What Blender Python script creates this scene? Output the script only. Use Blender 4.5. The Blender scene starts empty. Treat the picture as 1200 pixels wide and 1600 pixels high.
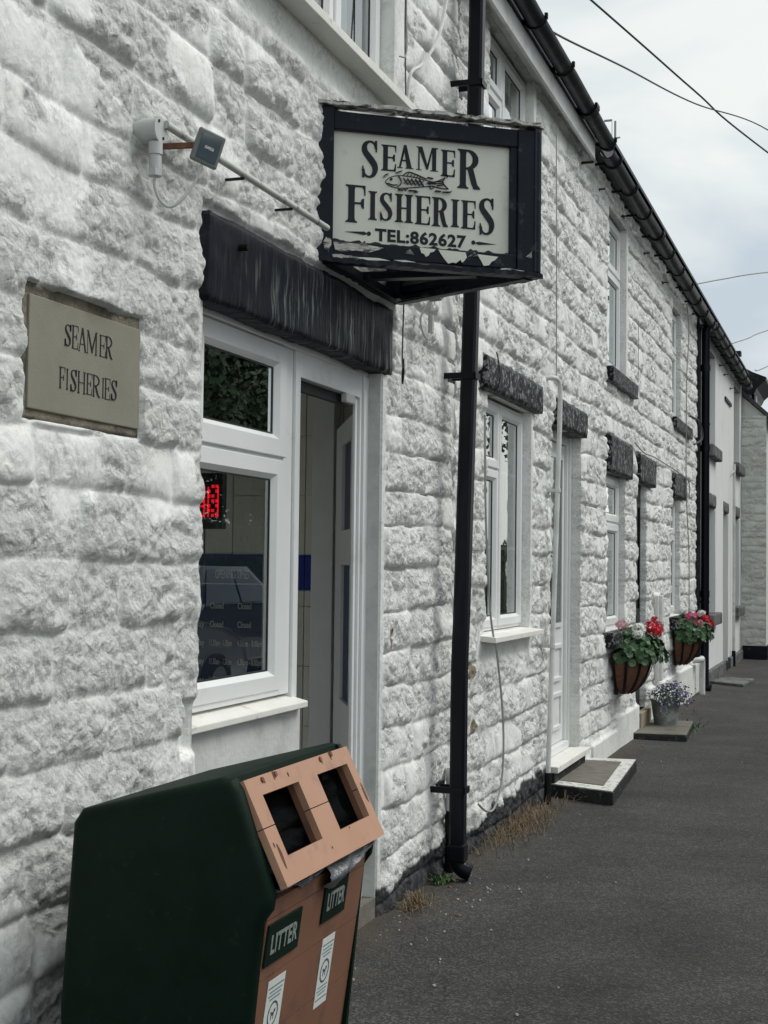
import bpy, bmesh, math, random
import numpy as np
from mathutils import Vector, Matrix
random.seed(7)
R = math.radians
S = bpy.context.scene
COL = S.collection

# ------------------------------------------------------------------ camera
cam = bpy.data.cameras.new("Camera")
cam_o = bpy.data.objects.new("Camera", cam); COL.objects.link(cam_o)
S.camera = cam_o
cam.sensor_fit = 'VERTICAL'; cam.sensor_height = 24.0; cam.sensor_width = 18.0
cam.lens = 33.0; cam.clip_start = 0.05; cam.clip_end = 2000
cam_o.matrix_world = Matrix(((0.9466533714532515, 0.0009516907691451068, 0.32225221271679766, 1.95),
                             (0.3220306687709003, -0.0399851164161465, -0.9458844743604549, 0.0),
                             (0.011985102717915445, 0.9991998222327039, -0.03815851887814673, 1.499),
                             (0, 0, 0, 1)))
# ------------------------------------------------------------------ world: overcast sky
SUN_EL, SUN_AZ = 52.0, 60.0          # azimuth measured from +Y towards +X
W = bpy.data.worlds.new("World"); S.world = W; W.use_nodes = True
nt = W.node_tree; nt.nodes.clear()
def N(nt, t, **k):
    n = nt.nodes.new(t)
    for a, b in k.items():
        if a.startswith('i_'): n.inputs[a[2:].replace('_', ' ')].default_value = b
        else: setattr(n, a, b)
    return n
out = N(nt, 'ShaderNodeOutputWorld'); bg = N(nt, 'ShaderNodeBackground')
sky = N(nt, 'ShaderNodeTexSky', sky_type='NISHITA', sun_disc=False)
sky.sun_elevation = R(SUN_EL); sky.sun_rotation = R(SUN_AZ)
sky.dust_density = 3.0
tc = N(nt, 'ShaderNodeTexCoord'); mp = N(nt, 'ShaderNodeMapping')
mp.inputs['Scale'].default_value = (1.0, 1.0, 2.6)
mp.inputs['Rotation'].default_value = (0.1, 0.25, 0.6)
n1 = N(nt, 'ShaderNodeTexNoise', i_Scale=2.6, i_Detail=5.0, i_Roughness=0.5)
n1.inputs['Distortion'].default_value = 0.4
cr = N(nt, 'ShaderNodeValToRGB')
cr.color_ramp.elements[0].position = 0.38; cr.color_ramp.elements[0].color = (4.4, 5.0, 5.5, 1)
cr.color_ramp.elements[1].position = 0.60; cr.color_ramp.elements[1].color = (7.2, 7.45, 7.15, 1)
mx = N(nt, 'ShaderNodeMixRGB'); mx.inputs[0].default_value = 0.90
nt.links.new(tc.outputs['Generated'], mp.inputs[0]); nt.links.new(mp.outputs[0], n1.inputs[0])
nt.links.new(n1.outputs[0], cr.inputs[0]); nt.links.new(sky.outputs[0], mx.inputs[1])
nt.links.new(cr.outputs[0], mx.inputs[2]); nt.links.new(mx.outputs[0], bg.inputs[0])
bg.inputs[1].default_value = 0.093
nt.links.new(bg.outputs[0], out.inputs[0])
sun = bpy.data.lights.new("Sun", 'SUN'); sun.energy = 1.5; sun.angle = R(32); sun.color = (1, 0.975, 0.94)
so = bpy.data.objects.new("Sun", sun); COL.objects.link(so)
az, el = R(SUN_AZ), R(SUN_EL)
sd = Vector((math.sin(az) * math.cos(el), math.cos(az) * math.cos(el), math.sin(el)))
so.rotation_euler = (-sd).to_track_quat('-Z', 'Y').to_euler()
S.view_settings.view_transform = 'Standard'; S.view_settings.look = 'None'
S.view_settings.exposure = 0.50; S.view_settings.gamma = 1.0
S.view_settings.use_curve_mapping = False

# ------------------------------------------------------------------ numpy noise
def _h(ix, iy, s):
    n = (ix.astype(np.int64) * 374761393 + iy.astype(np.int64) * 668265263 + s * 974634777) & 0xffffffff
    n = ((n ^ (n >> 13)) * 1274126177) & 0xffffffff
    n = (n ^ (n >> 16)) & 0xffffffff
    return n / 4294967295.0
def vn(x, y, s=0):
    ix = np.floor(x); iy = np.floor(y); fx = x - ix; fy = y - iy
    fx = fx * fx * (3 - 2 * fx); fy = fy * fy * (3 - 2 * fy)
    a = _h(ix, iy, s); b = _h(ix + 1, iy, s); c = _h(ix, iy + 1, s); d = _h(ix + 1, iy + 1, s)
    return (a * (1 - fx) + b * fx) * (1 - fy) + (c * (1 - fx) + d * fx) * fy
def fbm(x, y, s=0, o=4, g=0.5):
    r = 0; a = 1; t = 0
    for i in range(o):
        r = r + a * vn(x * 2 ** i + 17 * i, y * 2 ** i - 9 * i, s + i); t += a; a *= g
    return r / t
def ridged(x, y, s=0, o=3):
    r = 0; a = 1; t = 0
    for i in range(o):
        r = r + a * (1 - np.abs(2 * vn(x * 2 ** i + 5 * i, y * 2 ** i, s + i) - 1)); t += a; a *= 0.5
    return r / t
def facets(x, y, s, k=1.1, sl=0.9):
    """upper envelope of random tilted cones: chipped, rock-faced stone (0..~1)"""
    ix = np.floor(x); iy = np.floor(y); best = np.full(x.shape, -9.0)
    for dx in (-1, 0, 1):
        for dy in (-1, 0, 1):
            cx = ix + dx; cy = iy + dy
            px = x - (cx + _h(cx, cy, s)); py = y - (cy + _h(cx, cy, s + 1))
            v = _h(cx, cy, s + 2) * 0.6 + sl * ((_h(cx, cy, s + 3) - .5) * px + (_h(cx, cy, s + 4) - .5) * py) - k * (px * px + py * py)
            best = np.maximum(best, v)
    return best
def sst(a, b, x):
    t = np.clip((x - a) / (b - a), 0, 1); return t * t * (3 - 2 * t)

# ------------------------------------------------------------------ materials
MAT = {}
def pm(name, col, rough=0.6, var=0.12, scale=6.0, bump=0.15, bscale=60.0, bdist=0.004, metallic=0.0,
       col2=None, c2scale=3.0, c2lo=0.55, c2hi=0.65, stretch=None, spec=0.5, emit=None, coat=0.0, c2detail=5.0):
    m = bpy.data.materials.new(name); m.use_nodes = True; t = m.node_tree
    b = t.nodes['Principled BSDF']
    b.inputs['Roughness'].default_value = rough; b.inputs['Metallic'].default_value = metallic
    b.inputs['Specular IOR Level'].default_value = spec
    b.inputs['Coat Weight'].default_value = coat
    tc = N(t, 'ShaderNodeTexCoord'); mp = N(t, 'ShaderNodeMapping')
    if stretch: mp.inputs['Scale'].default_value = stretch
    t.links.new(tc.outputs['Object'], mp.inputs[0])
    n = N(t, 'ShaderNodeTexNoise', i_Scale=scale, i_Detail=6.0, i_Roughness=0.6)
    t.links.new(mp.outputs[0], n.inputs[0])
    mr = N(t, 'ShaderNodeMapRange'); mr.inputs[1].default_value = 0.3; mr.inputs[2].default_value = 0.7
    mr.inputs[3].default_value = 1 - var; mr.inputs[4].default_value = 1 + var
    t.links.new(n.outputs[0], mr.inputs[0])
    src = None
    if col2:
        n2 = N(t, 'ShaderNodeTexNoise', i_Scale=c2scale, i_Detail=c2detail, i_Roughness=0.65)
        t.links.new(mp.outputs[0], n2.inputs[0])
        r2 = N(t, 'ShaderNodeMapRange'); r2.inputs[1].default_value = c2lo; r2.inputs[2].default_value = c2hi
        t.links.new(n2.outputs[0], r2.inputs[0])
        mm = N(t, 'ShaderNodeMixRGB'); mm.inputs[1].default_value = (*col, 1); mm.inputs[2].default_value = (*col2, 1)
        t.links.new(r2.outputs[0], mm.inputs[0]); src = mm.outputs[0]
    mul = N(t, 'ShaderNodeVectorMath', operation='SCALE')
    if src: t.links.new(src, mul.inputs[0])
    else: mul.inputs[0].default_value = col
    t.links.new(mr.outputs[0], mul.inputs['Scale'])
    t.links.new(mul.outputs[0], b.inputs['Base Color'])
    if bump > 0:
        nb = N(t, 'ShaderNodeTexNoise', i_Scale=bscale, i_Detail=5.0, i_Roughness=0.6)
        t.links.new(mp.outputs[0], nb.inputs[0])
        bp = N(t, 'ShaderNodeBump'); bp.inputs['Strength'].default_value = bump; bp.inputs['Distance'].default_value = bdist
        t.links.new(nb.outputs[0], bp.inputs['Height']); t.links.new(bp.outputs[0], b.inputs['Normal'])
    if emit:
        b.inputs['Emission Color'].default_value = (*emit[0], 1); b.inputs['Emission Strength'].default_value = emit[1]
    MAT[name] = m
    return m

def streak_mask(m):
    t = m.node_tree; mixn = [n for n in t.nodes if n.type == 'MIX_RGB'][0]; lk = mixn.inputs[0].links[0]; src = lk.from_socket
    tc = N(t, 'ShaderNodeTexCoord'); sx = N(t, 'ShaderNodeSeparateXYZ'); t.links.new(tc.outputs['Object'], sx.inputs[0])
    a = N(t, 'ShaderNodeMapRange'); a.inputs[1].default_value = 4.0; a.inputs[2].default_value = 4.9; a.inputs[3].default_value = .12; t.links.new(sx.outputs[1], a.inputs[0])
    b = N(t, 'ShaderNodeMapRange'); b.inputs[1].default_value = 2.60; b.inputs[2].default_value = 2.46; b.inputs[3].default_value = .10; t.links.new(sx.outputs[2], b.inputs[0])
    p = N(t, 'ShaderNodeMath', operation='MULTIPLY'); t.links.new(a.outputs[0], p.inputs[0]); t.links.new(b.outputs[0], p.inputs[1])
    q = N(t, 'ShaderNodeMath', operation='MULTIPLY'); t.links.new(src, q.inputs[0]); t.links.new(p.outputs[0], q.inputs[1]); t.links.new(q.outputs[0], mixn.inputs[0])
def wall_material(name, tint=(0.86, 0.87, 0.84), grey=(0.40, 0.41, 0.385)):
    m = bpy.data.materials.new(name); m.use_nodes = True; t = m.node_tree; L = t.links.new
    b = t.nodes['Principled BSDF']; b.inputs['Roughness'].default_value = 0.62
    b.inputs['Specular IOR Level'].default_value = 0.35
    tc = N(t, 'ShaderNodeTexCoord'); o = tc.outputs['Object']
    def noise(sc, det=5.0, ro=0.6, dis=0.0):
        n = N(t, 'ShaderNodeTexNoise', i_Scale=sc, i_Detail=det, i_Roughness=ro); n.inputs['Distortion'].default_value = dis
        L(o, n.inputs[0]); return n.outputs[0]
    def rng(x, lo, hi, a=0.0, c=1.0):
        r = N(t, 'ShaderNodeMapRange'); r.inputs[1].default_value = lo; r.inputs[2].default_value = hi
        r.inputs[3].default_value = a; r.inputs[4].default_value = c; L(x, r.inputs[0]); return r.outputs[0]
    def mix(f, a, c):
        x = N(t, 'ShaderNodeMixRGB'); L(f, x.inputs[0])
        for i, v in ((1, a), (2, c)):
            if isinstance(v, tuple): x.inputs[i].default_value = (*v, 1)
            else: L(v, x.inputs[i])
        return x.outputs[0]
    def math2(op, a, c):
        x = N(t, 'ShaderNodeMath', operation=op)
        for i, v in ((0, a), (1, c)):
            if isinstance(v, float): x.inputs[i].default_value = v
            else: L(v, x.inputs[i])
        return x.outputs[0]
    # worn, thin paint: grey speckle showing through in patches
    patch = rng(noise(5.0, 4.0, 0.55), 0.36, 0.60)
    speck = rng(noise(42.0, 7.0, 0.74, 0.8), 0.44, 0.60)
    f = math2('MULTIPLY', patch, speck)
    c = mix(math2('MULTIPLY', f, 0.62), tint, grey)
    big = rng(noise(0.9, 3.0), 0.35, 0.7, 0.0, 0.25)
    c = mix(big, c, (0.72, 0.73, 0.70))
    warm = rng(noise(2.3, 5.0, 0.6), 0.60, 0.75, 0.0, 0.35)
    c = mix(warm, c, (0.70, 0.67, 0.58))
    at = N(t, 'ShaderNodeAttribute', attribute_name='black'); ab = at.outputs['Fac']
    blk = mix(rng(noise(25.0, 6.0, 0.7), 0.45, 0.72), (0.018, 0.019, 0.024), (0.10, 0.10, 0.10))
    c = mix(ab, c, blk)
    ap = N(t, 'ShaderNodeAttribute', attribute_name='peel')
    st = mix(noise(40.0), (0.16, 0.12, 0.08), (0.34, 0.29, 0.20))
    c = mix(ap.outputs['Fac'], c, st)
    L(c, b.inputs['Base Color'])
    asm = N(t, 'ShaderNodeAttribute', attribute_name='rough')
    def rmf(sc, det):
        n = N(t, 'ShaderNodeTexNoise', i_Scale=sc, i_Detail=det, i_Roughness=0.62); n.noise_type = 'RIDGED_MULTIFRACTAL'; n.normalize = True
        n.inputs['Distortion'].default_value = 0.5; L(o, n.inputs[0]); return n.outputs[0]
    hgt = math2('ADD', math2('MULTIPLY', rmf(34.0, 5.0), 0.9), math2('MULTIPLY', noise(95.0, 7.0, 0.72, 0.3), 0.9))
    bp = N(t, 'ShaderNodeBump'); bp.inputs['Distance'].default_value = 0.012
    L(math2('ADD', math2('MULTIPLY', asm.outputs['Fac'], 1.0), 0.12), bp.inputs['Strength'])
    L(hgt, bp.inputs['Height']); L(bp.outputs[0], b.inputs['Normal'])
    MAT[name] = m; return m

def glass_material(name, tint=(0.90, 0.95, 0.93), refl=2.3):
    m = bpy.data.materials.new(name); m.use_nodes = True; t = m.node_tree; t.nodes.clear(); L = t.links.new
    o = N(t, 'ShaderNodeOutputMaterial'); mxs = N(t, 'ShaderNodeMixShader')
    tr = N(t, 'ShaderNodeBsdfTransparent'); tr.inputs[0].default_value = (*tint, 1)
    gl = N(t, 'ShaderNodeBsdfGlossy'); gl.inputs['Roughness'].default_value = 0.008
    gl.inputs[0].default_value = (0.93, 0.97, 0.96, 1)
    fr = N(t, 'ShaderNodeFresnel'); fr.inputs[0].default_value = 1.5
    mu = N(t, 'ShaderNodeMath', operation='MULTIPLY', use_clamp=True); mu.inputs[1].default_value = refl
    n = N(t, 'ShaderNodeTexNoise', i_Scale=1.6, i_Detail=1.0); tcn = N(t, 'ShaderNodeTexCoord')
    L(tcn.outputs['Object'], n.inputs[0])
    bp = N(t, 'ShaderNodeBump'); bp.inputs['Strength'].default_value = 0.04; bp.inputs['Distance'].default_value = 0.02
    L(n.outputs[0], bp.inputs['Height']); L(bp.outputs[0], gl.inputs['Normal'])
    L(fr.outputs[0], mu.inputs[0]); L(mu.outputs[0], mxs.inputs[0]); L(tr.outputs[0], mxs.inputs[1]); L(gl.outputs[0], mxs.inputs[2])
    L(mxs.outputs[0], o.inputs[0]); MAT[name] = m; return m

wall_material('painted_stone')
wall_material('painted_stone_far', tint=(0.85, 0.86, 0.83), grey=(0.42, 0.43, 0.405))
wall_material('cream_rubble', tint=(0.80, 0.80, 0.74), grey=(0.46, 0.46, 0.43))
glass_material('glass'); glass_material('dark_glass', (0.10, 0.13, 0.15), 1.5)
pm('render_grey', (0.60, 0.61, 0.59), 0.8, 0.10, 5, 0.5, 45, 0.006, col2=(0.45, 0.46, 0.45), c2scale=6, c2lo=.5, c2hi=.7)
pm('render_white', (0.76, 0.775, 0.76), 0.75, 0.05, 3, 0.35, 30, 0.006, col2=(0.60, 0.62, 0.60), c2scale=2.5, c2lo=.55, c2hi=.75, stretch=(1, 1, .35))
pm('upvc', (0.77, 0.785, 0.775), 0.32, 0.03, 4, 0.03, 20, 0.002, col2=(0.64, 0.645, 0.62), c2scale=5, c2lo=.58, c2hi=.75)
pm('gasket', (0.02, 0.02, 0.022), 0.5, 0.1)
pm('sill_paint', (0.75, 0.74, 0.69), 0.6, 0.06, 6, 0.25, 60, 0.003, col2=(0.40, 0.39, 0.34), c2scale=9, c2lo=.62, c2hi=.75)
pm('black_stone', (0.008, 0.009, 0.012), 0.45, 0.3, 14, 0.6, 40, 0.012, col2=(0.21, 0.22, 0.215), c2scale=30, c2lo=.53, c2hi=.58, spec=0.16)
pm('tooled_black', (0.007, 0.009, 0.015), 0.45, 0.3, 10, 0.8, 22, 0.012, col2=(0.27, 0.29, 0.27), c2scale=18, c2lo=.53, c2hi=.68, stretch=(1, 2.9, 0.22), c2detail=7, spec=0.16)
pm('grey_stone', (0.16, 0.165, 0.16), 0.85, 0.3, 9, 0.7, 40, 0.012, col2=(0.05, 0.05, 0.055), c2scale=7, c2lo=.5, c2hi=.65, spec=0.16)
pm('navy_paint', (0.007, 0.010, 0.017), 0.42, 0.2, 10, 0.35, 30, 0.006, col2=(0.05, 0.055, 0.065), c2scale=15, c2lo=.58, c2hi=.7, spec=0.16)
pm('flaked_wood', (0.50, 0.50, 0.46), 0.8, 0.25, 15, 0.8, 50, 0.006, col2=(0.05, 0.05, 0.055), c2scale=22, c2lo=.5, c2hi=.6, stretch=(1, 1, 3))
pm('sign_cream', (0.68, 0.69, 0.61), 0.45, 0.05, 3, 0.05, 20, 0.001, col2=(0.46, 0.45, 0.35), c2scale=9, c2lo=.58, c2hi=.80, c2detail=9)
pm('letter_black', (0.022, 0.024, 0.030), 0.5, 0.2, 20, 0.1, spec=0.16)
pm('black_plastic', (0.006, 0.007, 0.011), 0.30, 0.25, 3, 0.06, 15, 0.003, col2=(0.014, 0.016, 0.021), c2scale=4, c2lo=.55, c2hi=.7, stretch=(1, 1, .3), spec=0.16)
pm('gutter_black', (0.010, 0.012, 0.015), 0.38, 0.25, 5, 0.15, 30, 0.004, col2=(0.05, 0.055, 0.055), c2scale=6, c2lo=.5, c2hi=.7, spec=0.16)
pm('slate', (0.07, 0.075, 0.085), 0.7, 0.3, 5, 0.5, 20, 0.01)
pm('sandstone', (0.235, 0.225, 0.175), 0.85, 0.07, 12, 0.4, 160, 0.0025, col2=(0.165, 0.155, 0.12), c2scale=3, c2lo=.50, c2hi=.72)
pm('sandstone_rough', (0.185, 0.162, 0.118), 0.95, 0.22, 14, 0.9, 60, 0.010, col2=(0.085, 0.075, 0.06), c2scale=8, c2lo=.5, c2hi=.65)
pm('bin_green', (0.0035, 0.0135, 0.0085), 0.55, 0.22, 10, 0.5, 320, 0.0020, col2=(0.022, 0.034, 0.026), c2scale=22, c2lo=.60, c2hi=.78, spec=0.13, c2detail=9)
pm('bin_salmon', (0.42, 0.240, 0.158), 0.50, 0.06, 5, 0.10, 80, 0.001, col2=(0.27, 0.165, 0.12), c2scale=14, c2lo=.55, c2hi=.74, c2detail=9)
pm('bin_brown', (0.190, 0.090, 0.054), 0.55, 0.10, 5, 0.12, 80, 0.001, col2=(0.095, 0.055, 0.042), c2scale=11, c2lo=.52, c2hi=.74, c2detail=9)
pm('rust_stain', (0.10, 0.045, 0.028), 0.8, 0.4, 60, 0.3)
pm('bag', (0.12, 0.13, 0.14), 0.30, 0.2, 10, 0.6, 30, 0.014, spec=0.8)
pm('bag_black', (0.004, 0.004, 0.006), 0.35, 0.2, 10, 0.5, 20, 0.010, spec=0.15)
pm('raised_letter', (0.22, 0.25, 0.23), 0.6, 0.2, 40, 0.2)
pm('sticker', (0.66, 0.69, 0.66), 0.4, 0.04, 8, 0.05)
pm('sticker_ink', (0.06, 0.09, 0.12), 0.5, 0.1)
pm('sticker_text', (0.22, 0.33, 0.33), 0.5, 0.1)
pm('grey_plastic', (0.50, 0.52, 0.51), 0.5, 0.08, 10, 0.1, col2=(0.30, 0.31, 0.30), c2scale=8, c2lo=.6, c2hi=.75)
pm('lamp_body', (0.16, 0.18, 0.175), 0.5, 0.12, 10, 0.2)
pm('lamp_glass', (0.05, 0.08, 0.10), 0.05, 0.2, 8, 0.0, spec=0.9, coat=1.0)
pm('lamp_reflector', (0.55, 0.58, 0.60), 0.2, 0.2, 8, 0.2, metallic=0.9)
pm('rusty', (0.17, 0.075, 0.045), 0.85, 0.35, 30, 0.5, 80, 0.003)
pm('pale_pipe', (0.50, 0.52, 0.48), 0.6, 0.12, 10, 0.2, 40, .003, col2=(0.14, 0.13, 0.11), c2scale=14, c2lo=.56, c2hi=.66)
pm('white_pipe', (0.70, 0.71, 0.69), 0.5, 0.08, 6, 0.2, 40, .003, col2=(0.50, 0.51, 0.49), c2scale=5, c2lo=.5, c2hi=.7)
pm('cable_dark', (0.05, 0.052, 0.055), 0.6, 0.1, bump=0)
pm('cable_grey', (0.30, 0.31, 0.30), 0.6, 0.1, bump=0)
pm('tile_cream', (0.76, 0.735, 0.66), 0.35, 0.06, 3, 0.0)
pm('tile_blue', (0.015, 0.04, 0.32), 0.3, 0.1, 3, 0.0)
pm('grout', (0.25, 0.24, 0.2), 0.9, 0.1)
pm('room_paint', (0.82, 0.81, 0.77), 0.9, 0.06)
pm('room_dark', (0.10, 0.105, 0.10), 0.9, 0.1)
pm('inner_grey', (0.80, 0.81, 0.81), 0.5, 0.04)
pm('board_blue', (0.015, 0.04, 0.11), 0.4, 0.1)
pm('board_text', (0.56, 0.58, 0.57), 0.6, 0.05)
pm('led_red', (0.6, 0.01, 0.03), 0.5, 0.0, bump=0, emit=((1.0, 0.01, 0.03), 0.55))
pm('led_blue', (0.05, 0.1, 0.6), 0.5, 0.0, bump=0, emit=((0.1, 0.2, 1.0), 1.5))
pm('led_case', (0.012, 0.012, 0.014), 0.4, 0.1)
pm('curtain', (0.66, 0.68, 0.68), 0.9, 0.05, 8, 0.3, 6, 0.01, stretch=(6, 6, .2))
pm('door_black', (0.010, 0.010, 0.012), 0.35, 0.1, spec=0.16)
pm('concrete', (0.15, 0.14, 0.115), 0.95, 0.2, 12, 0.6, 90, .006, col2=(0.09, 0.085, 0.075), c2scale=5, c2lo=.5, c2hi=.7)
pm('slab_edge_white', (0.62, 0.62, 0.58), 0.8, 0.1, 12, 0.5, 60, .006, col2=(0.20, 0.195, 0.17), c2scale=24, c2lo=.52, c2hi=.66)
pm('slab_black', (0.030, 0.030, 0.032), 0.7, 0.3, 12, 0.6, 50, .008, col2=(0.10, 0.095, 0.085), c2scale=14, c2lo=.56, c2hi=.66, spec=0.16)
pm('beige_step', (0.30, 0.25, 0.18), 0.9, 0.1, 12, 0.4)
pm('coir', (0.20, 0.10, 0.062), 0.95, 0.3, 18, 0.9, 50, 0.014, col2=(0.08, 0.042, 0.03), c2scale=9, c2lo=.5, c2hi=.65, spec=0.16)
pm('iron_black', (0.012, 0.012, 0.013), 0.5, 0.1, spec=0.16)
pm('leaf_geranium', (0.045, 0.105, 0.040), 0.55, 0.35, 9, 0.2, 40, .002)
pm('leaf_small', (0.085, 0.125, 0.075), 0.6, 0.3, 20, 0.1)
pm('petal_red', (0.62, 0.012, 0.035), 0.6, 0.2, 30, 0.0)
pm('petal_pink', (0.72, 0.10, 0.26), 0.6, 0.2, 30, 0.0)
pm('petal_pale', (0.74, 0.36, 0.42), 0.6, 0.1, 30, 0.0)
pm('petal_white', (0.80, 0.82, 0.78), 0.6, 0.05, 30, 0.0)
pm('petal_purple', (0.085, 0.055, 0.22), 0.6, 0.3, 30, 0.0)
pm('petal_lilac', (0.40, 0.38, 0.52), 0.6, 0.2, 30, 0.0)
pm('galvanised', (0.26, 0.29, 0.285), 0.45, 0.15, 9, 0.2, 30, .003, metallic=0.5, col2=(0.44, 0.48, 0.46), c2scale=6, c2lo=.5, c2hi=.6)
pm('straw', (0.20, 0.145, 0.085), 0.9, 0.35, 20, 0.0)
pm('weed', (0.06, 0.12, 0.035), 0.7, 0.3, 20, 0.0)
pm('debris', (0.34, 0.33, 0.30), 0.8, 0.3, 20, 0.0)
pm('dead_leaf', (0.13, 0.075, 0.04), 0.8, 0.3, 20, 0.0)
pm('tree_leaf', (0.022, 0.046, 0.016), 0.7, 0.4, 2, 0.0)
pm('bark', (0.10, 0.075, 0.05), 0.9, 0.3, 6, 0.5, 20, .02)
pm('pole_wood', (0.13, 0.10, 0.07), 0.9, 0.2, 6, 0.5, 20, .01)
pm('car_dark', (0.020, 0.035, 0.055), 0.22, 0.05, bump=0, coat=1.0, metallic=0.3)
pm('car_silver', (0.42, 0.45, 0.47), 0.28, 0.05, bump=0, coat=1.0, metallic=0.5)
pm('car_glass', (0.03, 0.04, 0.045), 0.04, 0.0, bump=0, spec=0.9)
pm('tyre', (0.02, 0.02, 0.02), 0.8, 0.1)
pm('bare_wood', (0.16, 0.125, 0.08), 0.9, 0.25, 20, 0.5)

streak_mask(MAT['tooled_black'])
# asphalt
def asphalt():
    m = bpy.data.materials.new('asphalt'); m.use_nodes = True; t = m.node_tree; L = t.links.new
    b = t.nodes['Principled BSDF']; b.inputs['Roughness'].default_value = 0.82; b.inputs['Specular IOR Level'].default_value = 0.3
    tc = N(t, 'ShaderNodeTexCoord'); o = tc.outputs['Object']
    v = N(t, 'ShaderNodeTexVoronoi', i_Scale=125.0); L(o, v.inputs['Vector'])
    n = N(t, 'ShaderNodeTexNoise', i_Scale=1.3, i_Detail=6.0, i_Roughness=0.6); L(o, n.inputs[0])
    n3 = N(t, 'ShaderNodeTexNoise', i_Scale=220.0, i_Detail=2.0); L(o, n3.inputs[0])
    r = N(t, 'ShaderNodeValToRGB'); e = r.color_ramp.elements
    e[0].position = 0.0; e[0].color = (0.024, 0.024, 0.0235, 1); e[1].position = 1.0; e[1].color = (0.092, 0.090, 0.084, 1)
    k = e.new(0.62); k.color = (0.038, 0.0375, 0.036, 1)
    sp = N(t, 'ShaderNodeSeparateColor'); L(v.outputs['Color'], sp.inputs[0]); L(sp.outputs[0], r.inputs[0])
    mr = N(t, 'ShaderNodeMapRange'); mr.inputs[1].default_value = .3; mr.inputs[2].default_value = .7; mr.inputs[3].default_value = 0.60; mr.inputs[4].default_value = 1.35
    L(n.outputs[0], mr.inputs[0])
    sc = N(t, 'ShaderNodeVectorMath', operation='SCALE'); L(r.outputs[0], sc.inputs[0]); L(mr.outputs[0], sc.inputs['Scale'])
    cv = N(t, 'ShaderNodeTexVoronoi', i_Scale=0.9); cv.feature = 'DISTANCE_TO_EDGE'
    cn = N(t, 'ShaderNodeTexNoise', i_Scale=3.5, i_Detail=5.0); L(o, cn.inputs[0])
    ca = N(t, 'ShaderNodeMixRGB', blend_type='ADD'); ca.inputs[0].default_value = 0.35; L(o, ca.inputs[1]); L(cn.outputs['Color'], ca.inputs[2]); L(ca.outputs[0], cv.inputs['Vector'])
    cr_ = N(t, 'ShaderNodeMapRange'); cr_.inputs[1].default_value = 0.0; cr_.inputs[2].default_value = 0.006; cr_.inputs[3].default_value = 0.55; cr_.inputs[4].default_value = 1.0
    L(cv.outputs['Distance'], cr_.inputs[0])
    sc1 = sc; sc = N(t, 'ShaderNodeVectorMath', operation='SCALE'); L(sc1.outputs[0], sc.inputs[0]); L(cr_.outputs[0], sc.inputs['Scale'])
    # brown silt along the foot of the wall
    sx = N(t, 'ShaderNodeSeparateXYZ'); L(o, sx.inputs[0])
    n4 = N(t, 'ShaderNodeTexNoise', i_Scale=5.0, i_Detail=6.0, i_Roughness=.7); L(o, n4.inputs[0])
    ad = N(t, 'ShaderNodeMath', operation='MULTIPLY_ADD'); ad.inputs[1].default_value = 0.9; L(n4.outputs[0], ad.inputs[0]); L(sx.outputs[0], ad.inputs[2])
    m2 = N(t, 'ShaderNodeMapRange'); m2.inputs[1].default_value = 0.72; m2.inputs[2].default_value = 0.42; m2.inputs[3].default_value = 0.0; m2.inputs[4].default_value = 0.7
    L(ad.outputs[0], m2.inputs[0])
    sil = N(t, 'ShaderNodeMixRGB'); sil.inputs[2].default_value = (0.072, 0.062, 0.045, 1)
    L(m2.outputs[0], sil.inputs[0]); L(sc.outputs[0], sil.inputs[1]); L(sil.outputs[0], b.inputs['Base Color'])
    bp = N(t, 'ShaderNodeBump'); bp.inputs['Strength'].default_value = 0.55; bp.inputs['Distance'].default_value = 0.004
    a2 = N(t, 'ShaderNodeMath', operation='ADD'); L(v.outputs['Distance'], a2.inputs[0]); L(n3.outputs[0], a2.inputs[1])
    L(a2.outputs[0], bp.inputs['Height']); L(bp.outputs[0], b.inputs['Normal'])
    MAT['asphalt'] = m
asphalt()

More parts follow.
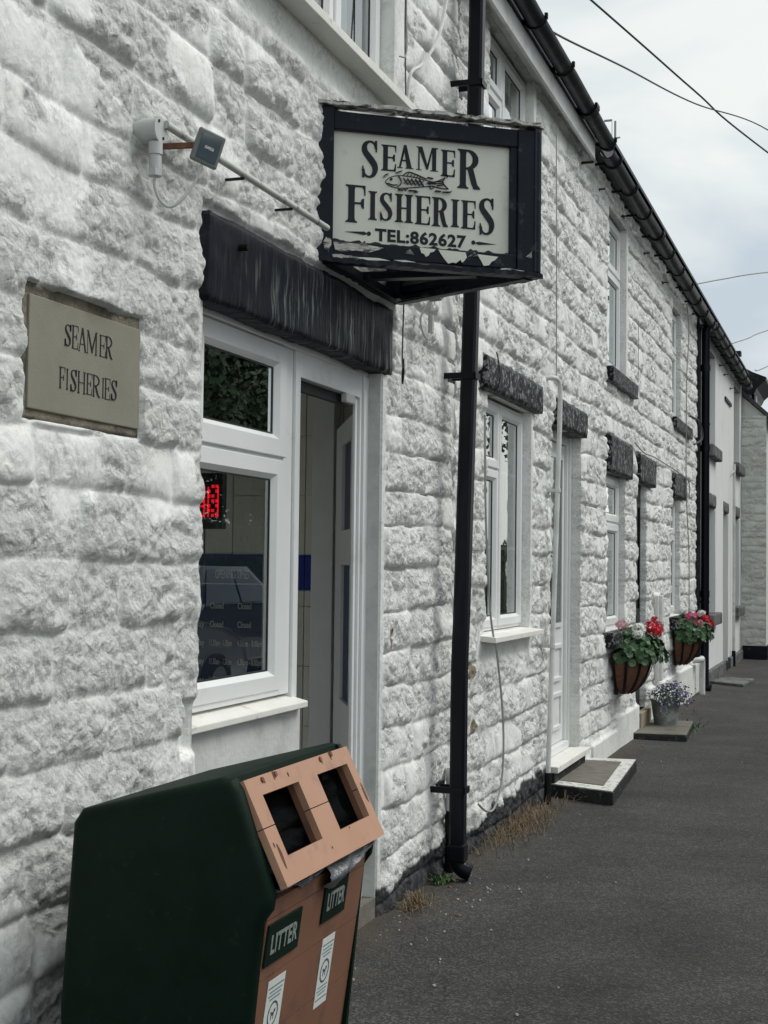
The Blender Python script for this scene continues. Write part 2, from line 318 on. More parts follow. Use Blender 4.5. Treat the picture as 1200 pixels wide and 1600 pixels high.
# ------------------------------------------------------------------ mesh helpers
def mesh_obj(name, verts, faces, mat, parent=None, smooth=False):
    me = bpy.data.meshes.new(name); me.from_pydata([tuple(v) for v in verts], [], faces); me.validate(); me.update()
    if isinstance(mat, str): me.materials.append(MAT[mat])
    o = bpy.data.objects.new(name, me); COL.objects.link(o)
    if parent: o.parent = parent
    if smooth: me.polygons.foreach_set('use_smooth', [True] * len(me.polygons))
    return o
def thing(name, label, cat, loc=(0, 0, 0), group=None):
    o = bpy.data.objects.new(name, None); COL.objects.link(o); o.empty_display_size = 0.1
    o['label'] = label; o['category'] = cat
    if group: o['group'] = group
    return o
def tag(o, label, cat, group=None):
    o['label'] = label; o['category'] = cat
    if group: o['group'] = group
    return o
class MB:
    def __init__(s): s.v = []; s.f = []; s.mi = []; s.cur = 0
    def add(s, vs, fs):
        k = len(s.v); s.v += [Vector(v) for v in vs]; s.f += [tuple(i + k for i in f) for f in fs]; s.mi += [s.cur] * len(fs)
    def box(s, x0, x1, y0, y1, z0, z1):
        s.add([(x0, y0, z0), (x1, y0, z0), (x1, y1, z0), (x0, y1, z0), (x0, y0, z1), (x1, y0, z1), (x1, y1, z1), (x0, y1, z1)],
              [(0, 3, 2, 1), (4, 5, 6, 7), (0, 1, 5, 4), (1, 2, 6, 5), (2, 3, 7, 6), (3, 0, 4, 7)])
    def hexa(s, p):   # 8 pts: bottom 4 ccw, top 4
        s.add(p, [(0, 3, 2, 1), (4, 5, 6, 7), (0, 1, 5, 4), (1, 2, 6, 5), (2, 3, 7, 6), (3, 0, 4, 7)])
    def beam(s, a, b, w, h, up=(0, 0, 1)):
        a = Vector(a); b = Vector(b); d = (b - a).normalized(); up = Vector(up)
        if abs(d.dot(up)) > .98: up = Vector((1, 0, 0))
        sd = d.cross(up).normalized() * w / 2; u = sd.cross(d).normalized() * h / 2
        s.hexa([a - sd - u, a + sd - u, b + sd - u, b - sd - u, a - sd + u, a + sd + u, b + sd + u, b - sd + u])
    def prism(s, prof, y0, y1, axis='y'):
        n = len(prof)
        if axis == 'y': a = [(p[0], y0, p[1]) for p in prof]; b = [(p[0], y1, p[1]) for p in prof]
        elif axis == 'x': a = [(y0, p[0], p[1]) for p in prof]; b = [(y1, p[0], p[1]) for p in prof]
        else: a = [(p[0], p[1], y0) for p in prof]; b = [(p[0], p[1], y1) for p in prof]
        s.add(a + b, [tuple(range(n)), tuple(range(2 * n - 1, n - 1, -1))] + [(i, i + n, (i + 1) % n + n, (i + 1) % n) for i in range(n)])
    def tube(s, pts, r, n=10, cap=True):
        pts = [Vector(p) for p in pts]; rings = []
        prev = None
        for i, p in enumerate(pts):
            d = (pts[min(i + 1, len(pts) - 1)] - pts[max(i - 1, 0)]).normalized()
            if prev is None:
                a = d.cross(Vector((0, 0, 1)))
                if a.length < .1: a = d.cross(Vector((0, 1, 0)))
            else:
                a = prev - d * prev.dot(d)
            a.normalize(); prev = a; b = d.cross(a)
            rr = r[i] if isinstance(r, (list, tuple)) else r
            rings.append([p + (a * math.cos(2 * math.pi * k / n) + b * math.sin(2 * math.pi * k / n)) * rr for k in range(n)])
        vs = [v for q in rings for v in q]; fs = []
        for i in range(len(rings) - 1):
            for k in range(n): fs.append((i * n + k, i * n + (k + 1) % n, (i + 1) * n + (k + 1) % n, (i + 1) * n + k))
        if cap: fs += [tuple(range(n - 1, -1, -1)), tuple((len(rings) - 1) * n + k for k in range(n))]
        s.add(vs, fs)
    def build(s, name, mat, parent=None, bevel=0, smooth=False, seg=2):
        me = bpy.data.meshes.new(name); bm = bmesh.new()
        vs = [bm.verts.new(v) for v in s.v]
        for f, mi in zip(s.f, s.mi):
            try:
                q = bm.faces.new([vs[i] for i in f]); q.material_index = mi
            except ValueError: pass
        bmesh.ops.recalc_face_normals(bm, faces=bm.faces)
        if bevel:
            es = [e for e in bm.edges if len(e.link_faces) == 2 and e.calc_face_angle(0) > .3]
            bmesh.ops.bevel(bm, geom=es, offset=bevel, segments=seg, affect='EDGES', profile=.5, clamp_overlap=True)
        if smooth:
            for f in bm.faces: f.smooth = True
        bm.to_mesh(me); bm.free()
        for m in (mat if isinstance(mat, (list, tuple)) else [mat]): me.materials.append(MAT[m])
        if smooth:
            try: me.set_sharp_from_angle(angle=R(38))
            except Exception: pass
        o = bpy.data.objects.new(name, me); COL.objects.link(o)
        if parent: o.parent = parent
        return o
def catmull(pts, n=8):
    pts = [Vector(p) for p in pts]; P = [pts[0]] + pts + [pts[-1]]; r = []
    for i in range(1, len(P) - 2):
        for k in range(n):
            t = k / n; a, b, c, d = P[i - 1], P[i], P[i + 1], P[i + 2]
            r.append(.5 * ((2 * b) + (c - a) * t + (2 * a - 5 * b + 4 * c - d) * t * t + (3 * b - 3 * c + d - a) * t ** 3))
    r.append(pts[-1]); return r
def copy_tree(o, parent=None):
    c = o.copy(); COL.objects.link(c); c.parent = parent
    for ch in list(o.children): copy_tree(ch, c)
    return c

# ------------------------------------------------------------------ rock-faced wall builder
def make_courses(z0, z1, lo, hi, rnd, u0, u1, blo, bhi):
    zs = [z0 - .1]
    while zs[-1] < z1 + .2: zs.append(zs[-1] + rnd.uniform(lo, hi))
    rows = []
    for _ in zs:
        e = [u0 - rnd.uniform(.1, .5)]
        while e[-1] < u1 + .6: e.append(e[-1] + rnd.uniform(blo, bhi))
        rows.append(np.array(e))
    return np.array(zs), rows
def stone_height(u, w, courses, seed, prot=.034, fac=.030, wob=.05, soft=.032, rag=1.0, crack=1.0):
    zs, rows = courses
    ww = w + wob * (fbm(u * 1.6, w * 1.6, seed + 50, 3) - .5) + .016 * (fbm(u * 9, w * 9, seed + 51, 2) - .5)
    wu = u + .05 * (fbm(u * 3, w * 3, seed + 52, 3) - .5)
    ri = np.clip(np.searchsorted(zs, ww) - 1, 0, len(zs) - 2)
    lo = zs[ri]; hi = zs[ri + 1]; dz = np.minimum(ww - lo, hi - ww); zc = (lo + hi) / 2
    du = np.zeros_like(u); uc = np.zeros_like(u); bid = np.zeros_like(u)
    for r in range(len(zs) - 1):
        m = ri == r
        if not m.any(): continue
        e = rows[r]; k = np.clip(np.searchsorted(e, wu[m]) - 1, 0, len(e) - 2)
        du[m] = np.minimum(wu[m] - e[k], e[k + 1] - wu[m]); uc[m] = (e[k] + e[k + 1]) / 2; bid[m] = k
    e = -np.log(np.exp(-du / .010) + np.exp(-dz / .010)) * .010
    e = np.maximum(e, 0)
    rag_e = e + .014 * (fbm(u * 26, w * 26, seed + 71, 3) - .5) * sst(0, .01, e)
    pil = 1 - np.exp(-np.maximum(rag_e, 0) / soft)
    h1 = _h(ri, bid, seed + 1); h2 = _h(ri, bid, seed + 2) - .5; h3 = _h(ri, bid, seed + 3) - .5; h4 = _h(ri, bid, seed + 4)
    tv = np.clip((hi - ww) / (hi - lo), 0, 1)                      # 0 at the top bed of a stone, 1 at its bottom
    ledge = .35 + .65 * tv ** .7
    base = prot * (.35 + .8 * h1) * ledge + .16 * h2 * (w - zc) + .09 * h3 * (wu - uc)
    wx = .05 * (fbm(u * 7, w * 7, seed + 80, 3) - .5); wz = .05 * (fbm(u * 7, w * 7, seed + 81, 3) - .5)
    f = facets((u + wx) * 9, (w + wz) * 11, seed + 7, 1.3, 1.6)
    f2 = facets((u + wx) * 27, (w + wz) * 30, seed + 17, 1.2, 1.7)
    f3 = facets((u + wz) * 62, (w + wx) * 66, seed + 19, 1.2, 1.7)
    rg = ridged(u * 10 + 20 * wx, w * 10, seed + 27, 4)
    smooth = np.clip(sst(.57, .68, fbm(u * 3.2, w * 4.0, seed + 31, 3)) + sst(.60, .75, 1 - pil) * .5, 0, 1) * .85
    smooth = np.maximum(smooth, (h4 > .97) * .6)
    rough = 1 - smooth
    amp = rough * (.30 + .70 * pil)
    H = pil * base + rag * amp * (fac * .8 * (f - .35) * pil + .52 * fac * f2 + .26 * fac * f3 + .010 * (rg - .6)) + .006 * (fbm(u * 30, w * 30, seed + 41, 4, .65) - .5) * (rough + .2)
    H += .010 * (fbm(u * 2.2, w * 2.2, seed + 43, 3) - .5)
    # mortar lips and hairline cracks along some of the joints
    cm = sst(.50, .58, fbm(u * 3.1, w * 3.1, seed + 61, 2)) * crack
    H -= .018 * np.exp(-(np.minimum(dz, du + .006) / .0042) ** 2) * cm
    return H, rough
def axis(breaks, fn):
    r = []
    for a, b in zip(breaks[:-1], breaks[1:]):
        n = max(1, int(math.ceil((b - a) / fn((a + b) / 2)))) if (b - a) < 1 else None
        if n is None:
            x = a; q = [a]
            while x < b: x += fn(x); q.append(x)
            q = a + (np.array(q) - a) * (b - a) / (q[-1] - a)
        else: q = np.linspace(a, b, n + 1)
        r += list(q[:-1])
    r.append(breaks[-1]); return np.array(r)
def build_wall(name, mat, parent, u0, u1, w0, w1, openings, hfun, fu, fw, flats=(), black=None, peel=(), depth=.22,
               place=lambda u, w, h: (h, u, w), edge_drop=True, end_return=None):
    ub = sorted({u0, u1} | {o[0] for o in openings} | {o[1] for o in openings})
    wb = sorted({w0, w1} | {o[2] for o in openings} | {o[3] for o in openings})
    U = axis(ub, fu); Wd = axis(wb, fw); nu, nw = len(U), len(Wd)
    u, w = np.meshgrid(U, Wd, indexing='ij')
    H, rough = hfun(u, w)
    for (a, b, c, d, X, bl) in flats:
        D = np.maximum(np.maximum(a - u, u - b), np.maximum(c - w, w - d))
        k = 1 - sst(0, bl, D + .012 * (fbm(u * 9, w * 9, 77, 2) - .5) * (bl > .015))
        H = H * (1 - k) + (X + .004 * (fbm(u * 7, w * 7, 78, 3) - .5)) * k; rough = rough * (1 - k * .85)
    uu = u.copy()
    for o in openings:
        a, b, c, d = o[:4]; bl, br = (o[4], o[5]) if len(o) > 4 else (0, 0)
        inw = (w >= c - .001) & (w <= d + .001)
        vert = sst(0, .05, w - c + .0) * 1.0
        bulge = .25 + 1.3 * np.clip(H, 0, .08) / .05
        dl = np.where(u <= a + 1e-6, a - u, 9); dr = np.where(u >= b - 1e-6, u - b, 9)
        if bl > .02: bulge = bulge * (1 - .85 * sst(1.80, 1.98, w)) * sst(1.02, 1.14, w)
        uu += np.where(inw, bl * bulge * np.exp(-(dl / .05) ** 2), 0)
        uu -= np.where(inw, br * bulge * np.exp(-(dr / .05) ** 2), 0)
        if edge_drop:
            D = np.maximum(np.maximum(a - u, u - b), np.maximum(c - w, w - d)); D = np.maximum(D, 0)
            H = H - np.where(D < .12, (H + .0) * .75 * np.exp(-(D / .018) ** 2), 0)
    keep = np.ones((nu - 1, nw - 1), bool)
    uc = (U[:-1] + U[1:]) / 2; wc = (Wd[:-1] + Wd[1:]) / 2
    for o in openings: keep &= ~(((uc > o[0]) & (uc < o[1]))[:, None] & ((wc > o[2]) & (wc < o[3]))[None, :])
    X, Y, Z = place(uu, w, H)
    co = np.stack([X, Y, Z], -1).reshape(-1, 3)
    idx = np.arange(nu * nw).reshape(nu, nw)
    I, J = np.nonzero(keep)
    quads = np.stack([idx[I, J], idx[I + 1, J], idx[I + 1, J + 1], idx[I, J + 1]], -1)
    # attributes
    att = {'rough': rough.reshape(-1)}
    bk = np.zeros_like(u) if black is None else black(u, w)
    pk = np.zeros_like(u)
    for (a, b, c, d) in peel:
        q = ((u - (a + b) / 2) / ((b - a) / 2)) ** 2 + ((w - (c + d) / 2) / ((d - c) / 2)) ** 2 + 1.2 * (fbm(u * 35, w * 35, 5, 2) - .5)
        pk = np.maximum(pk, sst(1.05, .9, q) if False else (q < 1).astype(float))
    att['black'] = bk.reshape(-1); att['peel'] = pk.reshape(-1)
    extra_v = []; extra_q = []; ex_src = []
    base_n = nu * nw
    # reveals round the openings and outer ends
    def strip(ids):
        nonlocal base_n
        k0 = base_n + len(extra_v)
        for i in ids:
            i = int(i); a_, b_ = divmod(i, nw)
            p = place(np.array(uu[a_, b_]), np.array(w[a_, b_]), np.array(-depth)); extra_v.append([float(q) for q in p]); ex_src.append(i)
        for k in range(len(ids) - 1): extra_q.append((int(ids[k]), int(ids[k + 1]), k0 + k + 1, k0 + k))
    for o in openings:
        ia, ib = np.argmin(abs(U - o[0])), np.argmin(abs(U - o[1])); ja, jb = np.argmin(abs(Wd - o[2])), np.argmin(abs(Wd - o[3]))
        strip(idx[ia, ja:jb + 1]); strip(idx[ib, ja:jb + 1]); strip(idx[ia:ib + 1, jb])
        if o[2] > w0 + .01: strip(idx[ia:ib + 1, ja])
    strip(idx[0, :]); strip(idx[-1, :]); strip(idx[:, -1])
    allco = np.concatenate([co, np.array(extra_v).reshape(-1, 3)]) if extra_v else co
    allq = np.concatenate([quads, np.array(extra_q).reshape(-1, 4)])
    used = np.zeros(len(allco), bool); used[allq.reshape(-1)] = True
    remap = np.cumsum(used) - 1
    allq = remap[allq]; allco = allco[used]
    me = bpy.data.meshes.new(name)
    me.vertices.add(len(allco)); me.vertices.foreach_set('co', allco.reshape(-1).astype(np.float32))
    me.loops.add(allq.size); me.loops.foreach_set('vertex_index', allq.reshape(-1).astype(np.int32))
    me.polygons.add(len(allq)); me.polygons.foreach_set('loop_start', np.arange(0, allq.size, 4, dtype=np.int32))
    me.polygons.foreach_set('use_smooth', np.ones(len(allq), bool))
    me.update(calc_edges=True)
    src = np.array(ex_src, int)
    for k, a in att.items():
        full = np.concatenate([a, a[src] * (0.35 if k == 'rough' else 1)])[used]
        A = me.attributes.new(k, 'FLOAT', 'POINT'); A.data.foreach_set('value', full.astype(np.float32))
    me.validate()
    me.materials.append(MAT[mat]); o = bpy.data.objects.new(name, me); COL.objects.link(o); o.parent = parent
    return o

rnd = random.Random(11)
cs_shop = make_courses(0, 5.2, .150, .200, rnd, -2, 7, .26, .50)
cs_cot = make_courses(0, 5.2, .165, .215, rnd, 6.5, 18.5, .24, .48)
cs_wing = make_courses(0, 8, .10, .18, rnd, -1, 1, .22, .5)

# =================================================================== THINGS: HOUSES
shop = thing('fish_shop', 'white painted stone fish shop with its door standing open under a black lintel', 'shop')
cot_a = thing('cottage', 'white stone cottage with a white door, right of the black downpipe by the hanging sign', 'house')
cot_b = thing('cottage', 'white stone cottage with a black door and two flower baskets on its front', 'house')
cot_c = thing('cottage', 'smooth white rendered cottage with a dark grey plinth and deep narrow windows', 'house')
wing = thing('cottage', 'cream painted rubble stone gable end with navy plinth closing the far end of the terrace', 'house')

def hs_shop(u, w): return stone_height(u, w, cs_shop, 3, prot=.032, fac=.020, wob=.07, soft=.021, crack=sst(5.0, 5.7, u))
def hs_cot(u, w): return stone_height(u, w, cs_cot, 23, prot=.028, fac=.026, wob=.055, soft=.016)
def fu_shop(y): return .05 if y < 2.3 else .006
def fw(z): return .0068
def fu_cot(y): return max(.008, min(.020, .008 + (y - 7) * .0014))
def fw_cot(z): return .0095
def blk_shop(u, w): return sst(0, .02, (.17 + .10 * (fbm(u * 6, w * 6, 91, 4) - .5) + .12 * (fbm(u * 1.3, w * 0, 92, 2) - .5)) - w)
def blk_cot(u, w):
    top = np.where(u < 9.1, .13 + .05 * (u - 6.7), 0.03)
    return sst(0, .02, (top + .13 * (fbm(u * 6, w * 6, 93, 4) - .5)) - w)

build_wall('wall', 'painted_stone', shop, -1.5, 6.77, 0, 4.62,
           [(3.94, 5.68, .0, 2.33, .030, 0.0), (4.25, 5.78, 3.50, 4.50, 0, 0)], hs_shop, fu_shop, fw,
           flats=[(3.92, 5.78, 2.33, 2.62, -.01, .02), (3.86, 3.94, .94, 1.06, -.04, .035), (2.962, 3.536, 1.858, 2.185, -.014, .010),
                  (5.66, 5.70, 0.1, 2.30, .012, .02), (4.1, 5.80, 3.36, 3.52, .004, .05), (5.76, 5.9, 3.45, 4.5, .006, .04)],
           black=blk_shop, peel=[(5.78, 5.84, 1.13, 1.23)], depth=.075)
_b = [(7.42, 8.52, 1.13, 2.46, .010, 0.0), (9.10, 10.15, .19, 2.45, .006, .0), (7.42, 8.52, 3.50, 4.54, 0.010, 0)]
build_wall('wall', 'painted_stone', cot_a, 6.77, 10.5, 0, 4.62, _b, hs_cot, fu_cot, fw_cot,
           flats=[(7.29, 8.67, 2.46, 2.63, -.01, .02), (9.18, 10.15, 2.44, 2.62, -.01, .02), (8.52, 8.54, 1.13, 2.46, .012, .02),
                  (8.52, 8.55, 3.5, 4.5, .012, .02), (7.3, 8.55, 1.0, 1.13, .0, .04), (10.2, 10.6, -.1, .14, .03, .02)],
           black=blk_cot, peel=[(7.02, 7.2, .92, 1.0), (7.1, 7.25, .62, .70), (9.2, 9.3, .35, .5)], depth=.2)
_c = [(11.22, 12.16, 1.0, 2.28, .012, .004), (12.80, 13.42, .20, 2.28, .012, .012), (15.22, 15.98, 1.0, 2.29, .01, .004),
      (11.22, 12.16, 3.12, 4.44, .015, .0), (15.26, 16.02, 3.14, 4.36, .01, 0)]
build_wall('wall', 'painted_stone_far', cot_b, 10.5, 18.1, 0, 4.62, _c, hs_cot, fu_cot, fw_cot,
           flats=[(11.18, 12.32, 2.27, 2.57, -.01, .02), (12.75, 13.78, 2.28, 2.54, -.01, .02), (15.2, 16.3, 2.28, 2.53, -.01, .02),
                  (12.16, 12.20, 3.1, 4.4, .012, .02),
                  (10.4, 11.6, -.1, .17, .045, .02), (11.6, 12.78, -.1, .27, .045, .02), (13.5, 18.2, -.1, .36, .045, .02),
                  (13.9, 14.25, .3, 1.25, .03, .02)],
           black=None, depth=.2)
def hs_flat(u, w): return .010 * (fbm(u * 1.5, w * 1.5, 5, 4) - .5), np.full(u.shape, .12)
# rendered cottage
_d = [(18.93, 19.98, 3.15, 4.45), (22.95, 24.0, 3.2, 4.45), (18.95, 20.02, .90, 2.36), (21.2, 22.0, .12, 2.36), (22.95, 24.0, .90, 2.36)]
dw = build_wall('wall', 'render_white', cot_c, 18.1, 24.4, 0, 4.62, _d, hs_flat, lambda y: .06, lambda z: .06, depth=.28, edge_drop=False)
m = MB(); m.prism([(0.0, 0), (.045, 0), (.045, .15), (.03, .17), (0.0, .17)], 18.1, 21.2); m.prism([(0.0, 0), (.045, 0), (.045, .15), (.03, .17), (0.0, .17)], 22.0, 24.36)
m.build('plinth', 'grey_stone', cot_c)
# far gable wing faces the camera
def hs_wing(u, w): return stone_height(u, w, cs_wing, 61, prot=.030, fac=.03, wob=.07, soft=.02)
pw = lambda u, w, h: (u, 24.42 - h, w)
build_wall('wall', 'cream_rubble', wing, -.30, .41, 0.0, 4.1, [], hs_wing, lambda y: .012, lambda z: .014, place=pw, depth=.0)
m = MB(); m.add([(-.3, 24.47, 4.08), (.41, 24.47, 4.08), (-.3, 24.47, 4.72), (-3, 24.47, 7.2), (-6, 24.47, 4.1), (-6, 24.47, 0), (-.3, 24.47, 0)],
      [(0, 1, 2), (0, 2, 3, 4, 5, 6)])
m.build('gable_wall', 'cream_rubble', wing)
def gb(u, w): return stone_height(u, w, cs_wing, 61, prot=.02, fac=.02, wob=.07, soft=.02)
m = MB(); m.box(.03, .425, 24.37, 24.40, 0, .235); m.box(.395, .435, 24.40, 32, 0, .235); m.build('plinth', 'navy_paint', wing)
m = MB(); m.box(.0, .405, 24.43, 32, 0, 4.08); m.build('side_wall', 'cream_rubble', wing)
m = MB(); m.prism([(.50, 4.02), (.50, 4.09), (-3.0, 7.32), (-6.5, 4.09), (-6.5, 4.02), (-3.0, 7.22)], 24.40, 32.2)
m.build('roof', 'slate', wing)
m = MB(); m.prism([(.55, 3.98), (.55, 4.05), (.52, 4.05), (.52, 4.0)], 24.4, 32.2); m.build('gutter', 'gutter_black', wing)
# dark timber dormer with flared eaves above the wing
m = MB(); m.box(-.45, .13, 25.6, 27.2, 4.2, 4.78); m.build('dormer', 'navy_paint', wing)
m = MB(); m.box(-.02, .08, 25.57, 25.598, 4.38, 4.66); m.build('dormer_window', 'grey_plastic', wing); m = MB(); m.box(.132, .14, 25.8, 26.1, 4.38, 4.66); m.build('dormer_window', 'grey_plastic', wing)
m = MB(); m.prism([(.13, 4.60), (.18, 4.70), (.33, 4.84), (.34, 4.89), (.10, 4.99), (-.40, 5.28), (-.6, 5.28), (-.6, 4.7)], 25.45, 27.4)
m.build('dormer_roof', 'gutter_black', wing)
m = MB(); m.tube([(-.20, 25.6, 5.1), (-.20, 25.6, 5.32)], .06, 8); m.box(-.28, -.1, 25.5, 25.7, 5.3, 5.38); m.build('chimney_pot', 'gutter_black', wing)

# ---- roofs, gables, back walls, interiors of the terrace
def shell(parent, y0, y1, first=False, last=False):
    m = MB(); m.prism([(.12, 4.80), (.12, 4.83), (-3.2, 7.05), (-6.6, 4.8), (-6.6, 4.75), (-3.2, 6.98)], y0, y1)
    m.build('roof', 'slate', parent)
    m = MB()
    if parent is shop: m.box(-3.4, -3.2, 1.5, 6.6, 0, .5); m.box(-3.4, -3.2, 1.5, 6.6, 2.5, 2.6); m.box(-6.3, -6.1, y0, y1, 0, .5); m.box(-6.3, -6.1, y0, y1, 2.56, 4.75)   # rear left open, an added gap letting daylight brighten the shop interior
    else: m.box(-6.3, -6.1, y0, y1, 0, 4.75)
    m.build('back_wall', 'render_white', parent)
    m = MB()
    m.add([(-.25, y0 + .01, 0), (-6.1, y0 + .01, 0), (-6.1, y0 + .01, 4.78), (-3.2, y0 + .01, 6.9), (-.25, y0 + .01, 4.9)], [(0, 1, 2, 3, 4)])
    m.build('party_wall', 'render_grey', parent)
    m = MB(); m.box(-6.1, -.3, y0 + .02, y1 - .02, 2.56, 2.7); m.build('upper_floor', 'room_dark', parent)
shell(shop, -1.5, 6.77); shell(cot_a, 6.77, 10.5); shell(cot_b, 10.5, 18.1); shell(cot_c, 18.1, 24.4)

# ---- eaves: white fascia and soffit, black gutter with brackets
def gutter(parent, y0, y1, xa, za, xb, zb, brackets=True, fall_lip=True):
    m = MB(); n = max(2, int((y1 - y0) / .5)); r = .058; K = 9
    ring = []
    for i in range(n + 1):
        t = i / n; y = y0 + (y1 - y0) * t; x = xa + (xb - xa) * t; z = za + (zb - za) * t + .004 * math.sin(y * 3)
        ring.append([(x + rr * math.cos(math.pi * (1 + k / K)), y, z + rr * math.sin(math.pi * (1 + k / K))) for rr, ks in ((r, range(K + 1)), (r - .006, range(K, -1, -1))) for k in ks])
    c = 2 * (K + 1); vs = [v for q in ring for v in q]
    fs = [(i * c + k, i * c + (k + 1) % c, (i + 1) * c + (k + 1) % c, (i + 1) * c + k) for i in range(n) for k in range(c)]
    fs += [tuple(range(c)), tuple(n * c + k for k in range(c))]
    m.add(vs, fs); g = m.build('gutter', 'gutter_black', parent, smooth=True)
    y = y0 + .25; i = 0
    while y < y1:
        m = MB()
        t = (y - y0) / (y1 - y0); x = xa + (xb - xa) * t; z = za + (zb - za) * t
        w_ = .10 if i % 4 == 3 else .022
        for k in range(8):
            a0 = math.pi * (1 + k / 8); a1 = math.pi * (1 + (k + 1) / 8); q = r + .002; q2 = r + .012
            m.hexa([(x + q * math.cos(a0), y, z + q * math.sin(a0)), (x + q2 * math.cos(a0), y, z + q2 * math.sin(a0)), (x + q2 * math.cos(a1), y, z + q2 * math.sin(a1)), (x + q * math.cos(a1), y, z + q * math.sin(a1)),
                    (x + q * math.cos(a0), y + w_, z + q * math.sin(a0)), (x + q2 * math.cos(a0), y + w_, z + q2 * math.sin(a0)), (x + q2 * math.cos(a1), y + w_, z + q2 * math.sin(a1)), (x + q * math.cos(a1), y + w_, z + q * math.sin(a1))])
        m.box(x + r - .004, x + r + .014, y, y + w_, z - .01, z + .022)
        m.box(-.02, x - r + .004, y, y + .015, z - .03, z - .012)
        m.build('gutter_bracket', 'iron_black', g)
        y += .80; i += 1
    return g
for p, a, b in ((shop, -1.5, 6.77), (cot_a, 6.77, 10.08)):
    m = MB(); m.box(.085, .105, a, b, 4.475, 4.60); m.build('fascia', 'white_pipe', p)
    m = MB(); m.box(-.02, .083, a, b, 4.545, 4.565); m.build('soffit', 'render_grey', p)
    m = MB(); m.box(-.02, .10, a, b, 4.602, 4.79); m.build('eaves_board', 'gutter_black', p)
gutter(shop, -1.5, 6.76, .165, 4.70, .165, 4.67)
gutter(cot_a, 6.78, 10.3, .165, 4.67, .165, 4.645)
m = MB(); m.box(-.05, .10, 10.1, 10.5, 4.63, 4.79); m.build('eaves_board', 'gutter_black', cot_a)
gutter(cot_b, 10.32, 18.0, .150, 4.60, .140, 4.56)
m = MB(); m.box(-.05, .10, 10.5, 18.1, 4.63, 4.79); m.build('eaves_board', 'gutter_black', cot_b)
gutter(cot_c, 18.02, 24.36, .150, 4.62, .130, 4.60)
m = MB(); m.box(-.05, .10, 18.1, 24.4, 4.63, 4.79); m.build('eaves_board', 'gutter_black', cot_c)

# ---- windows
def frame_ring(m, X0, X1, y0, y1, z0, z1, t, tb=None, tt=None):
    tb = tb or t; tt = tt or t
    m.box(X0, X1, y0, y0 + t, z0, z1); m.box(X0, X1, y1 - t, y1, z0, z1)
    m.box(X0, X1, y0 + t, y1 - t, z0, z0 + tb); m.box(X0, X1, y0 + t, y1 - t, z1 - tt, z1)
def sash(win, X, y0, y1, z0, z1, t=.055, glass='glass', gasket=True, bars=()):
    """a sash whose bevelled inner edge slopes back to the pane"""
    m = MB(); b = .018
    o = [(y0, z0), (y1, z0), (y1, z1), (y0, z1)]; i1 = [(y0 + t - b, z0 + t - b), (y1 - t + b, z0 + t - b), (y1 - t + b, z1 - t + b), (y0 + t - b, z1 - t + b)]
    i2 = [(y0 + t, z0 + t), (y1 - t, z0 + t), (y1 - t, z1 - t), (y0 + t, z1 - t)]
    vs = [(X - .045, *p) for p in o] + [(X - .004, *p) for p in o] + \
         [(X, p[0] + (.004 if p[0] == y0 else -.004), p[1] + (.004 if p[1] == z0 else -.004)) for p in o] + [(X, *p) for p in i1] + [(X - .02, *p) for p in i2] + [(X - .045, *p) for p in i2]
    fs = []
    for L in range(5):
        for k in range(4): fs.append((L * 4 + k, L * 4 + (k + 1) % 4, (L + 1) * 4 + (k + 1) % 4, (L + 1) * 4 + k))
    for k in range(4): fs.append((20 + k, 20 + (k + 1) % 4, (k + 1) % 4, k))
    m.add(vs, fs); f = m.build('sash', 'upvc', win)
    m = MB(); g0 = .006
    frame_ring(m, X - .026, X - .0205, y0 + t, y1 - t, z0 + t, z1 - t, g0); m.build('gasket', 'gasket', win)
    m = MB(); m.add([(X - .024, y0 + t, z0 + t), (X - .024, y1 - t, z0 + t), (X - .024, y1 - t, z1 - t), (X - .024, y0 + t, z1 - t)], [(0, 1, 2, 3)])
    m.build('pane', glass, win)
    if bars:
        m = MB()
        for kind, v in bars:
            if kind == 'h': m.box(X - .034, X - .026, y0 + t, y1 - t, v - .009, v + .009)
            else: m.box(X - .034, X - .0265, v - .009, v + .009, z0 + t, z1 - t)
        m.build('glazing_bar', 'upvc', win)
def window(parent, name='window'):
    o = bpy.data.objects.new(name, None); COL.objects.link(o); o.parent = parent; o.empty_display_size = .1; return o
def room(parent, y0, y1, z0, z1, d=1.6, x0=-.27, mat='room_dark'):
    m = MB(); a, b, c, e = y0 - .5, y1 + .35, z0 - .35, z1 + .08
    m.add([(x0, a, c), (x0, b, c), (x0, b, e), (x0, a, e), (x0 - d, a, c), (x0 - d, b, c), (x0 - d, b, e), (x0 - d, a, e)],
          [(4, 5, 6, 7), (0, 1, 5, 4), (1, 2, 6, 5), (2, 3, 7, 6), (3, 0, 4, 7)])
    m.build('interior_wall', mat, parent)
def curtain(win, x, y0, y1, z0, z1, amp=.018, k=60, mat='curtain', scallop=False):
    n = max(8, int((y1 - y0) / .006)); vs = []; fs = []
    for i in range(n + 1):
        y = y0 + (y1 - y0) * i / n; xx = x + amp * math.sin(y * k) + amp * .5 * math.sin(y * k * 2.3 + 1)
        zb = z0 + (.02 * abs(math.sin(y * 30)) if scallop else 0)
        vs += [(xx, y, zb), (xx, y, z1)]
    for i in range(n): fs.append((2 * i, 2 * i + 2, 2 * i + 3, 2 * i + 1))
    mesh_obj('curtain', vs, fs, mat, win, True)

